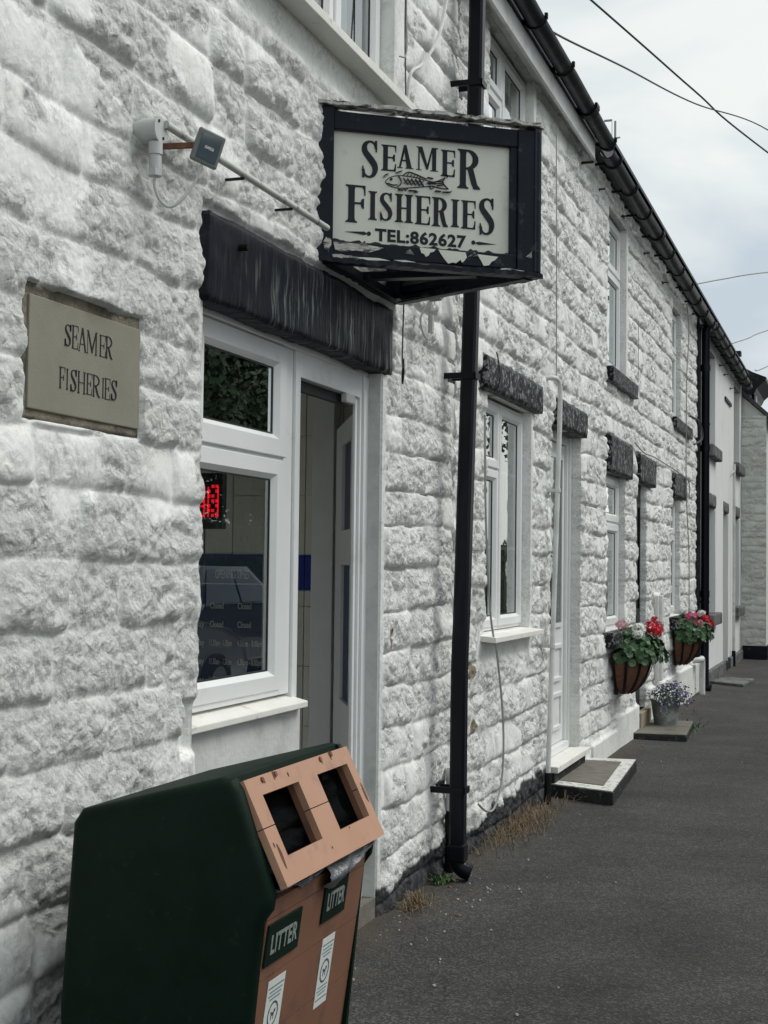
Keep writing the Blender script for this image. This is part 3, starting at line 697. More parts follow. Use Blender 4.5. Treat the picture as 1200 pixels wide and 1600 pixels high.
# shop front window and door ---------------------------------------------------
XF = -.07
win = window(shop)
m = MB()
m.box(XF - .06, XF - .012, 3.95, 4.03, 1.02, 2.33); m.box(XF - .06, XF - .012, 4.79, 4.885, 1.02, 2.33)
m.box(XF - .06, XF - .012, 4.03, 4.79, 2.285, 2.33); m.box(XF - .06, XF - .012, 4.03, 4.79, 1.02, 1.05); m.box(XF - .06, XF - .012, 4.03, 4.79, 1.85, 1.90)
m.build('frame', 'upvc', win, bevel=.004)
sash(win, XF, 4.04, 4.80, 1.892, 2.302, t=.082)
sash(win, XF - .006, 3.96, 4.79, 1.04, 1.882, t=.072)
m = MB(); m.box(XF - .012, XF + .012, 3.95, 4.9, 2.306, 2.330); m.build('frame_cover', 'upvc', win, bevel=.003)
# sill board
m = MB(); m.hexa([(-.13, 3.86, .985), (-.015, 3.93, .968), (-.015, 4.915, .968), (-.13, 4.915, .985), (-.13, 3.86, 1.018), (-.015, 3.93, .992), (-.015, 4.915, .992), (-.13, 4.915, 1.018)])
m.build('window_sill', 'sill_paint', win, bevel=.004)
# rendered panel under it
m = MB(); m.box(-.24, -.052, 3.9, 4.925, 0, .968); m.build('apron_wall', 'render_grey', shop)
# door frame
m = MB()
m.box(XF - .07, XF, 4.888, 4.935, .932, 2.325); m.box(XF - .025, XF, 5.60, 5.70, .02, 2.325)
m.box(XF - .07, XF, 4.935, 5.60, 2.21, 2.325)
m.box(XF - .001, XF + .012, 5.62, 5.70, .02, 2.305); m.box(XF - .001, XF + .010, 4.90, 5.70, 2.305, 2.33)
m.box(XF - .026, XF - .012, 5.575, 5.60, .02, 2.21)
dr = m.build('door_frame', 'upvc', shop, bevel=.003)
m = MB(); m.box(XF - .06, XF - .035, 4.935, 5.56, 2.170, 2.209); m.build('dark_gap_strip', 'gasket', dr)  # black strip drawn for the dark gap under the top rail
m = MB(); m.box(XF - .02, XF + .006, 5.42, 5.52, 2.172, 2.209); m.build('closer_arm', 'grey_plastic', dr, bevel=.004)
m = MB(); m.box(-.076, -.004, 5.672, 5.684, .0, 2.32); m.build('jamb_render', 'render_grey', shop)
m = MB(); m.box(-.35, -.0, 4.935, 5.67, .0, .10); m.build('doorstep', 'concrete', shop)
# open door leaf: hinged on the far jamb, swung inwards
hx, hy = -.12, 5.72; ang = Vector((-.44, .90, 0)).normalized(); nrm = Vector((ang.y, -ang.x, 0))
leaf = window(shop, 'door')
def leafbox(m, s0, s1, z0, z1, t0=-.022, t1=.022):
    P = []
    for z in (z0, z1):
        for s, t in ((s0, t0), (s1, t0), (s1, t1), (s0, t1)): P.append(Vector((hx, hy, z)) + ang * s + nrm * t)
    m.hexa([P[0], P[1], P[2], P[3], P[4], P[5], P[6], P[7]])
m = MB(); LW = .78
leafbox(m, 0, .10, .12, 2.16); leafbox(m, .50, LW, .12, 2.16); leafbox(m, .10, .50, 2.06, 2.16); leafbox(m, .10, .50, 1.50, 1.66)
leafbox(m, .10, .50, .68, .88); leafbox(m, .10, .50, .12, .26); m.build('leaf', 'inner_grey', leaf, bevel=.003)
for a_, b_ in ((.26, .68), (.88, 1.50), (1.66, 2.06)):
    m = MB(); leafbox(m, .10, .50, a_, b_, -.006, .006); m.build('pane', 'board_blue', leaf)
for z in (1.58, .78):
    m = MB(); leafbox(m, .27, .33, z - .05, z + .05, .022, .034); m.build('letter_plate', 'gasket', leaf)
# interior room
m = MB()
x0, x1, y0, y1, z0, z1 = -3.2, -.105, 1.5, 6.62, .08, 2.5
m.add([(x1, y0, z0), (x1, y1, z0), (x0, y1, z0), (x0, y0, z0), (x1, y0, z1), (x1, y1, z1), (x0, y1, z1), (x0, y0, z1)],
      [(0, 1, 2, 3), (4, 5, 6, 7), (3, 0, 4, 7), (1, 2, 6, 5)])
m.build('interior_wall', 'room_paint', shop)
tw = MB(); gr_ = MB()
zt = z0 + .01; k = 0
zz = [.09, .39, .69, .99, 1.29, 1.37, 1.55, 1.85, 2.15, 2.45]
for i in range(len(zz) - 1):
    tw.cur = 1 if abs(zz[i] - 1.37) < .01 else 0
    x = -.12
    while x > -1.45:
        tw.box(x - .196, x - .002, 6.600, 6.612, zz[i] + .002, zz[i + 1] - .002); x -= .2
tw.build('wall_tiles', ['tile_cream', 'tile_blue'], shop)
m = MB(); m.box(-.645, -.53, 6.50, 6.598, .1, 2.4); m.build('inner_door_frame', 'inner_grey', shop, bevel=.004)

# --- own serif alphabet, as flat polygons in a unit box (x 0..1, z 0..1)
def strip_poly(cl, wd):
    L = []; Rr = []
    for i, (x, z) in enumerate(cl):
        a = cl[max(i - 1, 0)]; b = cl[min(i + 1, len(cl) - 1)]; dx, dz = b[0] - a[0], b[1] - a[1]; l = math.hypot(dx, dz) or 1
        nx, nz = -dz / l, dx / l; L.append((x + nx * wd[i] / 2, z + nz * wd[i] / 2)); Rr.append((x - nx * wd[i] / 2, z - nz * wd[i] / 2))
    return [[L[i], L[i + 1], Rr[i + 1], Rr[i]] for i in range(len(L) - 1)]
def glyph(c, w, h, t):
    """list of polygons in metres; w width, h height, t heavy stroke"""
    th = t * .32; s = t * .42; P = []
    def stem(x0, x1, sl=s, sr=s, z0=0, z1=h, sb=True, stp=True):
        q = .035 * h; r = .12 * h; pl = []
        if sb: pl += [(x0 - sl, z0), (x1 + sr, z0), (x1 + sr, z0 + q), (x1 + sr * .25, z0 + q * 1.6), (x1, z0 + r)]
        else: pl += [(x0, z0), (x1, z0)]
        if stp: pl += [(x1, z1 - r), (x1 + sr * .25, z1 - q * 1.6), (x1 + sr, z1 - q), (x1 + sr, z1), (x0 - sl, z1), (x0 - sl, z1 - q), (x0 - sl * .25, z1 - q * 1.6), (x0, z1 - r)]
        else: pl += [(x1, z1), (x0, z1)]
        if sb: pl += [(x0, z0 + r), (x0 - sl * .25, z0 + q * 1.6), (x0 - sl, z0 + q)]
        P.append(pl)
    if c == 'I':
        m_ = w / 2; stem(m_ - t / 2, m_ + t / 2, min(s, (w - t) / 2), min(s, (w - t) / 2))
    elif c in 'EF':
        stem(s, s + t, s, s * (.3 if c == 'E' else 1))
        x1 = s + t; e = w
        P.append([(x1 - .001, h), (x1 - .001, h - th), (e - th * 1.6, h - th), (e - th * .9, h - .11 * h), (e - th * .5, h - .27 * h), (e, h - .27 * h), (e, h)])
        m0 = h * .52; k = x1 + (e - x1) * .55
        P.append([(x1 - .001, m0 + th / 2), (x1 - .001, m0 - th / 2), (k, m0 - th / 2), (k + th * .6, m0 - .12 * h), (k + th * 1.7, m0 - .14 * h), (k + th * 1.7, m0 + .14 * h), (k + th * .6, m0 + .12 * h), (k, m0 + th / 2)])
        if c == 'E':
            P.append([(x1 - .001, 0), (e - th * .2, 0), (e, .30 * h), (e - th * .6, .30 * h), (e - th * 1.2, .12 * h), (e - th * 2.0, th), (x1 - .001, th)])
    elif c == 'H':
        stem(s, s + t); stem(w - s - t, w - s); P.append([(s + t - .001, h * .48), (w - s - t + .001, h * .48), (w - s - t + .001, h * .48 + th), (s + t - .001, h * .48 + th)])
    elif c == 'A':
        P.append([(s * .9, .04 * h), (s * .9 + th * 1.3, .04 * h), (w * .47 + th * .3, h * .86), (w * .42, h), (w * .40, h)])
        P.append([(w - s - t * 1.05, .04 * h), (w - s * .9, .04 * h), (w * .56, h), (w * .38, h), (w * .38, h * .95)])
        P.append([(0, 0), (s * 2 + th, 0), (s * 2 + th, .035 * h), (0, .035 * h)]); P.append([(w - s * 1.8 - t, 0), (w, 0), (w, .035 * h), (w - s * 1.8 - t, .035 * h)])
        P.append([(w * .26, h * .30), (w * .70, h * .30), (w * .68, h * .30 + th), (w * .28, h * .30 + th)])
    elif c == 'M':
        tt = t * .9
        P.append([(s, .035 * h), (s + th, .035 * h), (s + th, h * .9), (s, h * .97)]); P.append([(0, 0), (s * 2 + th, 0), (s * 2 + th, .035 * h), (0, .035 * h)])
        P.append([(w - s - tt, .035 * h), (w - s, .035 * h), (w - s, h * .97), (w - s - tt, h * .9)]); P.append([(w - s * 2 - tt, 0), (w, 0), (w, .035 * h), (w - s * 2 - tt, .035 * h)])
        P.append([(0, h), (0, h * .965), (s, h * .95), (w * .46, .05 * h), (w * .52, .05 * h), (w * .52, .22 * h), (s + tt * 1.0, h)])
        P.append([(w, h), (w, h * .965), (w - s, h * .93), (w - s - tt, h * .80), (w * .54, .05 * h), (w * .47, .05 * h), (w * .50, .26 * h), (w - s - tt * 1.1, h)])
    elif c == 'R':
        stem(s, s + t); x1 = s + t; rx = w - t * .55 - x1 - w * .06; zc = h * .745; rz = h * .255 - th / 2
        cl = []; wd = []
        for i in range(15):
            a = math.pi / 2 - math.pi * i / 14; cl.append((x1 + rx * max(0, math.cos(a)) * 1.0, zc + rz * math.sin(a))); wd.append(th + (t - th) * max(0, math.cos(a)) ** 1.5)
        P.extend(strip_poly([(x1 - .002, cl[0][1])] + cl + [(x1 - .002, cl[-1][1])], [th] + wd + [th]))
        P.append([(x1 + rx * .15, h * .50), (x1 + rx * .15 + t * .95, h * .52), (x1 + rx * .72 + t * .75, h * .12), (w, .035 * h), (w, 0), (w - t * 1.05, 0), (x1 + rx * .55, h * .14)])
    elif c == 'S':
        r = (w - t * .5) / 2; cx = w / 2; pts = []; wd = []
        ctrl = [(.88, .80, .5), (.80, .905, .42), (.62, .965, .36), (.42, .962, .42), (.24, .90, .70), (.17, .80, .92), (.22, .69, 1.0), (.40, .585, 1.08), (.60, .475, 1.12), (.78, .36, 1.05), (.83, .23, .92), (.74, .10, .66), (.56, .038, .40), (.36, .036, .34), (.18, .10, .40), (.10, .22, .5)]
        c2 = catmull([(a * w, b * h, q) for a, b, q in ctrl], 3)
        P.extend(strip_poly([(p[0], p[1]) for p in c2], [p[2] * t for p in c2]))
        P.append([(.80 * w, h), (.93 * w, h), (.93 * w, .70 * h), (.86 * w, .70 * h), (.80 * w, .86 * h)])
        P.append([(.05 * w, 0), (.16 * w, 0), (.19 * w, .12 * h), (.11 * w, .31 * h), (.05 * w, .31 * h)])
    return P
def flat_poly_mesh(polys, org, du, dv, dn, lift=.0015, thick=.001):
    """polys in (u,v) -> thin raised shapes on a plane"""
    m = MB(); org = Vector(org); du = Vector(du); dv = Vector(dv); dn = Vector(dn)
    for i, pl in enumerate(polys):
        z = lift + thick + i * .00004
        top = [org + du * a + dv * b + dn * z for a, b in pl]; bot = [org + du * a + dv * b + dn * lift for a, b in pl]
        n = len(pl); m.add(top + bot, [tuple(range(n))] + [(k, (k + 1) % n, (k + 1) % n + n, k + n) for k in range(n)])
    return m
def text_mesh(name, txt, mat, parent, org, du, dv, size, ext=.001, bold=0.0, align='LEFT', sx=1.0, fit=None, space=1.0):
    cu = bpy.data.curves.new('txt', 'FONT'); cu.body = txt; cu.size = size; cu.extrude = ext; cu.offset = bold; cu.align_x = align
    cu.resolution_u = 3; cu.space_character = space
    o = bpy.data.objects.new('txt', cu); COL.objects.link(o)
    dg = bpy.context.evaluated_depsgraph_get(); dg.update()
    me = bpy.data.meshes.new_from_object(o.evaluated_get(dg)); bpy.data.objects.remove(o); bpy.data.curves.remove(cu)
    if fit:
        xs_ = [v.co.x for v in me.vertices]; sx = fit / (max(xs_) - min(xs_)); me.transform(Matrix.Translation((-min(xs_), 0, 0)))
    me.name = name; du = Vector(du).normalized(); dv = Vector(dv).normalized(); dn = du.cross(dv)
    me.transform(Matrix(((du.x * sx, dv.x, dn.x, org[0]), (du.y * sx, dv.y, dn.y, org[1]), (du.z * sx, dv.z, dn.z, org[2]), (0, 0, 0, 1))))
    me.materials.clear(); me.materials.append(MAT[mat])
    q = bpy.data.objects.new(name, me); COL.objects.link(q); q.parent = parent; return q

# opening times board and LED display inside the shop (on the tiled far wall)
bd = thing('notice_board', 'dark blue opening times board seen through the shop window glass', 'notice board')
m = MB(); m.box(-1.42, -.78, 6.575, 6.598, .62, 1.53); m.build('panel', 'board_blue', bd)
ux = (1, 0, 0); uz = (0, 0, 1)
m = MB(); m.box(-1.42, -.78, 6.571, 6.575, 1.395, 1.40); m.build('rule', 'board_text', bd)
text_mesh('lettering', 'OPENING TIMES', 'board_text', bd, (-1.20, 6.570, 1.425), ux, uz, .062, .0005, .001, fit=.19)
for i, (a, b) in enumerate((('Monday', 'Closed'), ('Tuesday', 'Closed'), ('Wednesday', '11.30am - 1.30pm'), ('Thursday', '11.30am - 1.30pm'), ('Friday', '11.30am - 1.30pm'), ('Saturday', '11.30am - 1.30pm'))):
    zr = 1.27 - i * .095
    text_mesh('lettering', a, 'board_text', bd, (-1.385, 6.570, zr), ux, uz, .045, .0005, .0006, fit=.13)
    text_mesh('lettering', b, 'board_text', bd, (-1.225, 6.570, zr), ux, uz, .045, .0005, .0006, fit=.075 if i < 2 else .125)
    text_mesh('lettering', '4.30pm - 8.00pm' if i > 1 else 'Closed', 'board_text', bd, (-1.07, 6.570, zr), ux, uz, .045, .0005, .0006, fit=.075 if i < 2 else .14)
ld = thing('led_display', 'black display with red lit characters behind the shop window glass', 'display')
LX, LY = -.475, 5.0
m = MB(); m.box(LX - .16, LX + .055, LY, LY + .04, 1.635, 1.855); m.build('casing', 'led_case', ld, bevel=.006)
for ci, (xa, xb) in enumerate(((LX - .135, LX - .085), (LX - .072, LX - .022), (LX - .010, LX + .038))):
    m = MB()
    for r_ in range(7):
        z = 1.682 + r_ * .019
        if ci < 2 and r_ in (0, 3, 6, 1 + ci, 5): m.box(xa, xb, LY - .002, LY, z, z + .008)
        elif ci == 2:
            for q in range(3):
                if (r_ + q) % 3: m.box(xa + q * .017, xa + q * .017 + .012, LY - .002, LY, z, z + .012)
    m.box(xa, xa + .006, LY - .002, LY, 1.682, 1.800)
    if ci: m.box(xb - .006, xb, LY - .002, LY, 1.682, 1.800)
    m.build('red_characters', 'led_red', ld)
m = MB(); m.box(LX - .10, LX - .092, LY - .002, LY, 1.652, 1.658); m.build('status_light', 'led_blue', ld)
m = MB(); m.tube(catmull([(LX - .03, LY + .02, 1.636), (LX - .04, LY + .03, 1.45), (LX - .10, LY + .05, 1.30)], 6), .003, 6)
m.tube([(LX - .12, LY + .02, 1.85), (LX - .12, LY + .02, 2.5)], .002, 5); m.tube([(LX, LY + .02, 1.85), (LX, LY + .02, 2.5)], .002, 5)
m.build('cable', 'cable_dark', ld)

# lintel of the shop: tooled black stone, slightly ragged lower edge
def lintel(parent, y0, y1, z0, z1, X=.03, mat='black_stone', seed=0, rag=.006, amp=.010):
    ny = max(6, int((y1 - y0) / .02)); nz = max(5, int((z1 - z0) / .02))
    Yg, Zg = np.meshgrid(np.linspace(y0, y1, ny + 1), np.linspace(z0, z1, nz + 1), indexing='ij')
    n = amp * (fbm(Yg * 14, Zg * 14, seed, 4) - .5); ed = np.minimum(np.minimum(Yg - y0, y1 - Yg), np.minimum(Zg - z0, z1 - Zg))
    if mat == 'tooled_black': n = n + .0028 * (vn(Yg * 48, Zg * 4, seed + 4) - .5)
    Xg = X + n - .008 * np.exp(-ed / .005)
    a = Yg + np.where((Yg > y1 - 1e-6), rag * (fbm(Zg * 20, Zg * 0, seed + 2, 2) - .5) * 3, 0) + np.where(Yg < y0 + 1e-6, rag * (fbm(Zg * 20, Zg * 0, seed + 3, 2) - .5) * 2, 0)
    b = Zg + np.where((Zg < z0 + 1e-6) | (Zg > z1 - 1e-6), rag * (fbm(Yg * 9, Yg * 0, seed + 1, 3) - .5) * 2.4, 0)
    vs = [tuple(p) for p in np.stack([Xg, a, b], -1).reshape(-1, 3)]; k = nz + 1
    fs = [(i * k + j, (i + 1) * k + j, (i + 1) * k + j + 1, i * k + j + 1) for i in range(ny) for j in range(nz)]
    rim = [i * k for i in range(ny + 1)] + [ny * k + j for j in range(1, nz + 1)] + [i * k + nz for i in range(ny - 1, -1, -1)] + [j for j in range(nz - 1, 0, -1)]
    n0 = len(vs); vs += [(-.16, vs[i][1], vs[i][2]) for i in rim]; q = len(rim)
    fs += [(rim[i], n0 + i, n0 + (i + 1) % q, rim[(i + 1) % q]) for i in range(q)]
    return mesh_obj('lintel', vs, fs, mat, parent, True)
lt = lintel(shop, 3.935, 5.755, 2.322, 2.605, .028, 'tooled_black', 3, .010, .012)
m = MB(); m.tube([(.02, 4.15, 2.528), (.06, 4.15, 2.528)], .012, 8); m.build('bolt', 'iron_black', lt, smooth=True)

# upper shop window
win = window(shop); XU = -.05
m = MB(); frame_ring(m, XU - .07, XU - .012, 4.27, 5.77, 3.535, 4.5, .045); m.box(XU - .07, XU - .012, 5.14, 5.21, 3.58, 4.45); m.box(XU - .07, XU - .012, 4.72, 4.79, 3.58, 4.45)
m.build('frame', 'upvc', win, bevel=.004)
sash(win, XU, 5.20, 5.74, 3.555, 4.47, t=.075)
sash(win, XU, 4.76, 5.17, 3.555, 4.47, t=.06); sash(win, XU, 4.30, 4.73, 3.555, 4.47, t=.06)
curtain(win, -.17, 5.22, 5.62, 3.5, 4.5, .012, 75); curtain(win, -.17, 4.3, 5.15, 3.5, 4.5, .012, 75)
m = MB(); m.hexa([(-.12, 4.2, 3.49), (.10, 4.2, 3.474), (.10, 5.80, 3.474), (-.12, 5.80, 3.49), (-.12, 4.2, 3.533), (.10, 4.2, 3.51), (.10, 5.80, 3.51), (-.12, 5.80, 3.533)])
m.build('window_sill', 'sill_paint', win, bevel=.003)
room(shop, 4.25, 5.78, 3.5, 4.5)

# cottage one: windows, door, lintels, sills
XC = -.045
def two_light(parent, y0, y1, z0, z1, split, trans, X=XC):
    win = window(parent)
    m = MB(); frame_ring(m, X - .07, X - .012, y0, y1, z0, z1, .045); m.box(X - .07, X - .012, split - .025, split + .025, z0 + .045, z1 - .045)
    if trans: m.box(X - .07, X - .012, y0 + .045, split - .025, trans - .025, trans + .025)
    m.build('frame', 'upvc', win, bevel=.004)
    zh = z0 + (z1 - z0) * .36; zh2 = z0 + (z1 - z0) * .70
    if trans:
        sash(win, X, y0 + .02, split - .005, trans + .005, z1 - .02, t=.06); sash(win, X - .004, y0 + .02, split - .005, z0 + .02, trans - .008, t=.058, bars=(('h', zh),))
    else: sash(win, X, y0 + .02, split - .005, z0 + .02, z1 - .02, t=.055)
    sash(win, X, split + .005, y1 - .02, z0 + .02, z1 - .02, t=.06, bars=(('h', zh), ('h', zh2), ('v', (split + y1) / 2 - .03)))
    return win
w2 = two_light(cot_a, 7.42, 8.52, 1.14, 2.45, 7.92, 2.06)
curtain(w2, -.20, 8.17, 8.36, 1.1, 2.45, .012, 40, 'inner_grey'); curtain(w2, -.24, 7.45, 7.62, 1.1, 2.45, .012, 40, 'curtain')
m = MB(); m.hexa([(-.1, 7.36, 1.105), (.085, 7.36, 1.09), (.085, 8.56, 1.09), (-.1, 8.56, 1.105), (-.1, 7.36, 1.138), (.085, 7.36, 1.12), (.085, 8.56, 1.12), (-.1, 8.56, 1.138)])
m.build('window_sill', 'sill_paint', w2, bevel=.003)
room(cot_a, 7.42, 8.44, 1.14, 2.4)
lintel(cot_a, 7.28, 8.675, 2.462, 2.635, .05, 'black_stone', 7)
lintel(cot_a, 9.17, 10.155, 2.447, 2.625, .055, 'black_stone', 8)
w2u = two_light(cot_a, 7.42, 8.52, 3.55, 4.535, 7.92, 4.22)
curtain(w2u, -.17, 7.5, 7.85, 3.6, 4.52, .015, 50); curtain(w2u, -.17, 7.98, 8.3, 3.6, 4.5, .02, 42)
m = MB(); m.box(-.1, .06, 7.38, 8.5, 3.50, 3.548); m.build('window_sill', 'sill_paint', w2u, bevel=.003)
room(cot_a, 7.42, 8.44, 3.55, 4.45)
d2 = window(cot_a, 'door'); XD = -.08
m = MB(); m.box(XD - .07, XD, 9.10, 9.17, .21, 2.45); m.box(XD - .07, XD, 10.075, 10.15, .21, 2.45); m.box(XD - .07, XD, 9.17, 10.075, 2.385, 2.45); m.box(XD - .07, XD + .02, 9.17, 10.075, .21, .26)
m.box(XD, XD + .015, 10.11, 10.15, .21, 2.45); m.build('door_frame', 'upvc', d2, bevel=.003)
m = MB(); xl = XD - .022
m.box(xl - .045, xl, 9.175, 10.07, .265, 2.38)
for z0_, z1_ in ((.36, .62), (.70, .96)):
    for ya, yb in ((9.25, 9.56), (9.66, 9.98)):
        frame_ring(m, xl, xl + .014, ya, yb, z0_, z1_, .03)
m.build('leaf', 'upvc', d2, bevel=.003)
m = MB(); frame_ring(m, xl, xl + .012, 9.25, 9.98, 1.08, 2.30, .03); m.build('glazing_bead', 'upvc', d2)
m = MB(); m.box(xl + .001, xl + .004, 9.28, 9.95, 1.11, 2.27); m.build('pane', 'dark_glass', d2)
m = MB(); m.box(xl, xl + .03, 9.185, 9.22, 1.18, 1.34); m.box(xl + .03, xl + .06, 9.19, 9.21, 1.24, 1.26); m.box(xl + .045, xl + .062, 9.19, 9.31, 1.245, 1.265)
m.build('handle', 'iron_black', d2, bevel=.003)
m = MB(); m.box(-.20, .075, 9.07, 10.19, .165, .207); m.build('threshold', 'sill_paint', d2, bevel=.005)
m = MB(); m.box(-.20, .045, 9.10, 10.17, .0, .164); m.build('riser', 'slab_black', d2)

# cottage two
def casement(parent, y0, y1, z0, z1, tr, X=XC):
    win = window(parent)
    m = MB(); frame_ring(m, X - .07, X - .012, y0, y1, z0, z1, .05)
    if tr: m.box(X - .07, X - .012, y0 + .05, y1 - .05, tr - .03, tr + .03)
    m.build('frame', 'upvc', win, bevel=.004)
    if tr: sash(win, X, y0 + .03, y1 - .03, tr + .01, z1 - .03, t=.07); sash(win, X, y0 + .03, y1 - .03, z0 + .03, tr - .01, t=.07)
    else: sash(win, X, y0 + .03, y1 - .03, z0 + .03, z1 - .03, t=.07)
    return win
def stone_sill(win, y0, y1, z0, z1, X=.085, mat='black_stone'):
    m = MB(); m.box(-.1, X, y0, y1, z0, z1); m.build('window_sill', mat, win, bevel=.008)
w3 = casement(cot_b, 11.22, 12.16, 1.0, 2.28, 1.88)
curtain(w3, -.2, 11.55, 12.10, 1.05, 1.85, .012, 60); curtain(w3, -.16, 11.7, 12.1, 1.95, 2.2, .012, 60, scallop=True); stone_sill(w3, 11.12, 12.30, .86, .99, .10)
room(cot_b, 11.22, 12.16, 1.0, 2.28); lintel(cot_b, 11.19, 12.32, 2.278, 2.575, .05, 'black_stone', 9)
w4 = casement(cot_b, 15.22, 15.98, 1.0, 2.29, 1.88); curtain(w4, -.18, 15.6, 15.95, 1.05, 2.2, .012, 60); stone_sill(w4, 15.1, 16.15, .86, .99, .10)
room(cot_b, 15.22, 15.98, 1.0, 2.28); lintel(cot_b, 15.21, 16.30, 2.285, 2.53, .05, 'black_stone', 10)
lintel(cot_b, 12.755, 13.78, 2.285, 2.54, .05, 'black_stone', 12)
w3u = casement(cot_b, 11.22, 12.16, 3.13, 4.43, 3.98); curtain(w3u, -.16, 11.3, 12.08, 3.2, 4.3, .02, 50); stone_sill(w3u, 11.20, 12.50, 3.0, 3.125, .06)
room(cot_b, 11.22, 12.16, 3.13, 4.4)
w4u = casement(cot_b, 15.26, 16.02, 3.15, 4.35, 3.9); stone_sill(w4u, 15.25, 16.75, 3.02, 3.14, .06); room(cot_b, 15.26, 16.02, 3.15, 4.3)
d3 = window(cot_b, 'door'); m = MB(); m.box(-.11, -.05, 12.80, 13.42, .20, 2.28)
for z0_, z1_ in ((.35, .95), (1.1, 2.1)):
    frame_ring(m, -.05, -.038, 12.9, 13.32, z0_, z1_, .03)
m.build('leaf', 'door_black', d3, bevel=.004)
m = MB(); m.box(-.05, -.01, 12.86, 12.89, 1.1, 1.2); m.build('handle', 'lamp_reflector', d3)
m = MB(); m.box(-.22, .06, 12.80, 13.42, .0, .20); m.build('doorstep', 'beige_step', d3, bevel=.006)
m = MB(); m.box(.03, .075, 14.02, 14.14, .40, 1.24); m.box(.03, .06, 13.86, 13.90, .35, 1.24); m.build('pipe_cover', 'white_pipe', cot_b, bevel=.006)

# rendered cottage windows
for (a, b, c, d) in (( 18.93, 19.98, 3.15, 4.45), (22.95, 24.0, 3.2, 4.45), (18.95, 20.02, .90, 2.36), (22.95, 24.0, .90, 2.36)):
    w_ = window(cot_c); m = MB(); frame_ring(m, -.25, -.19, a, b, c, d, .06); m.box(-.25, -.19, a + .06, b - .06, (c + d) / 2 - .03, (c + d) / 2 + .03); m.build('frame', 'gutter_black', w_)
    m = MB(); m.add([(-.22, a, c), (-.22, b, c), (-.22, b, d), (-.22, a, d)], [(0, 1, 2, 3)]); m.build('pane', 'glass', w_)
    m = MB(); m.box(-.24, .09, a - .06, b + .12, c - .15, c + .01); m.build('window_sill', 'grey_stone', w_, bevel=.02)
    room(cot_c, a, b, c, d, 1.2, -.29)
    if c < 2: lintel(cot_c, a - .03, b + .04, d - .005, d + .17, .012, 'grey_stone', int(a * 7))
lintel(cot_c, 21.17, 22.05, 2.355, 2.51, .012, 'grey_stone', 5)
d4 = window(cot_c, 'door'); m = MB(); m.box(-.20, -.10, 21.2, 22.0, .12, 2.36); frame_ring(m, -.10, -.09, 21.3, 21.9, .3, 1.1, .04); frame_ring(m, -.10, -.09, 21.3, 21.9, 1.25, 2.2, .04)
m.build('leaf', 'upvc', d4, bevel=.004); m = MB(); m.box(-.10, -.03, 21.28, 21.36, 1.32, 1.46); m.build('knocker', 'iron_black', d4)
m = MB(); m.box(-.2, .03, 21.2, 22.0, 0, .12); m.build('doorstep', 'navy_paint', d4)

# ---- rainwater pipes, service pipes and cables fixed to the houses
def pipe(parent, name, pts, r, mat, brackets=(), joints=(), n=14):
    m = MB(); m.tube(pts, r, n); p = m.build(name, mat, parent, smooth=True)
    if joints:
        for (x, y, z) in joints:
            m = MB(); m.tube([(x, y, z - .04), (x, y, z + .04)], r + .006, n); m.build('joint', mat, p, smooth=True)
    for (x, y, z) in brackets:
        m = MB(); m.tube([(x, y, z - .012), (x, y, z + .012)], r + .005, n); m.box(-.01, x - r + .003, y - .018, y + .018, z - .010, z + .010); m.box(x - .05 - r, x, y + r, y + r + .012, z - .012, z + .012)
        m.build('bracket', mat, p)
    return p
# shop downpipe (square section, as in the photo reads as a broad flat face)
px_, py_ = .125, 6.52
PY = [(0.0, 6.50), (.10, 6.50), (1.0, 6.50), (1.25, 6.53), (2.9, 6.66), (4.0, 6.70), (4.62, 6.72)]
def pyat(z):
    for (za, ya), (zb, yb) in zip(PY[:-1], PY[1:]):
        if z <= zb: return ya + (yb - ya) * (z - za) / (zb - za)
    return PY[-1][1]
m = MB(); vs = []; hw = .036; cc = .011
ringp = [(-hw + cc, -hw), (hw - cc, -hw), (hw, -hw + cc), (hw, hw - cc), (hw - cc, hw), (-hw + cc, hw), (-hw, hw - cc), (-hw, -hw + cc)]
zl = [.10 + 4.52 * k / 24 for k in range(25)]
for z in zl: vs += [(px_ + a, pyat(z) + b, z) for a, b in ringp]
fs = [(i * 8 + k, i * 8 + (k + 1) % 8, (i + 1) * 8 + (k + 1) % 8, (i + 1) * 8 + k) for i in range(24) for k in range(8)] + [tuple(range(8)), tuple(24 * 8 + k for k in range(8))]
m.add(vs, fs); dp = m.build('downpipe', 'black_plastic', shop, smooth=True)
for zj in (.10, 3.05):
    py_ = pyat(zj); m = MB(); m.box(px_ - .042, px_ + .042, py_ - .042, py_ + .042, zj, zj + .085); m.build('joint', 'black_plastic', dp, bevel=.010, seg=2)
for z in (.44, 2.43, 3.9):
    py_ = pyat(z); m = MB(); m.box(-.03, px_ + .044, py_ - .044, py_ - .0385, z - .015, z + .015); m.box(px_ - .10, px_ + .044, py_ + .0385, py_ + .044, z - .015, z + .015); m.box(px_ + .038, px_ + .045, py_ - .044, py_ + .044, z - .015, z + .015)
    m.box(-.03, .012, py_ + .03, py_ + .16, z - .016, z + .016)
    m.build('bracket', 'black_plastic', dp)
py_ = pyat(.1); m = MB(); m.tube(catmull([(px_, py_, .13), (px_ + .005, py_, .085), (px_ + .03, py_ + .005, .062), (px_ + .062, py_ + .01, .050)], 4), [.038] * 8 + [.040] * 5, 14, cap=False)
m.build('shoe', 'black_plastic', dp, smooth=True)
m = MB(); m.tube([(.165, 6.70, 4.66), (px_, 6.72, 4.58)], .04, 10); m.build('outlet', 'gutter_black', dp, smooth=True)
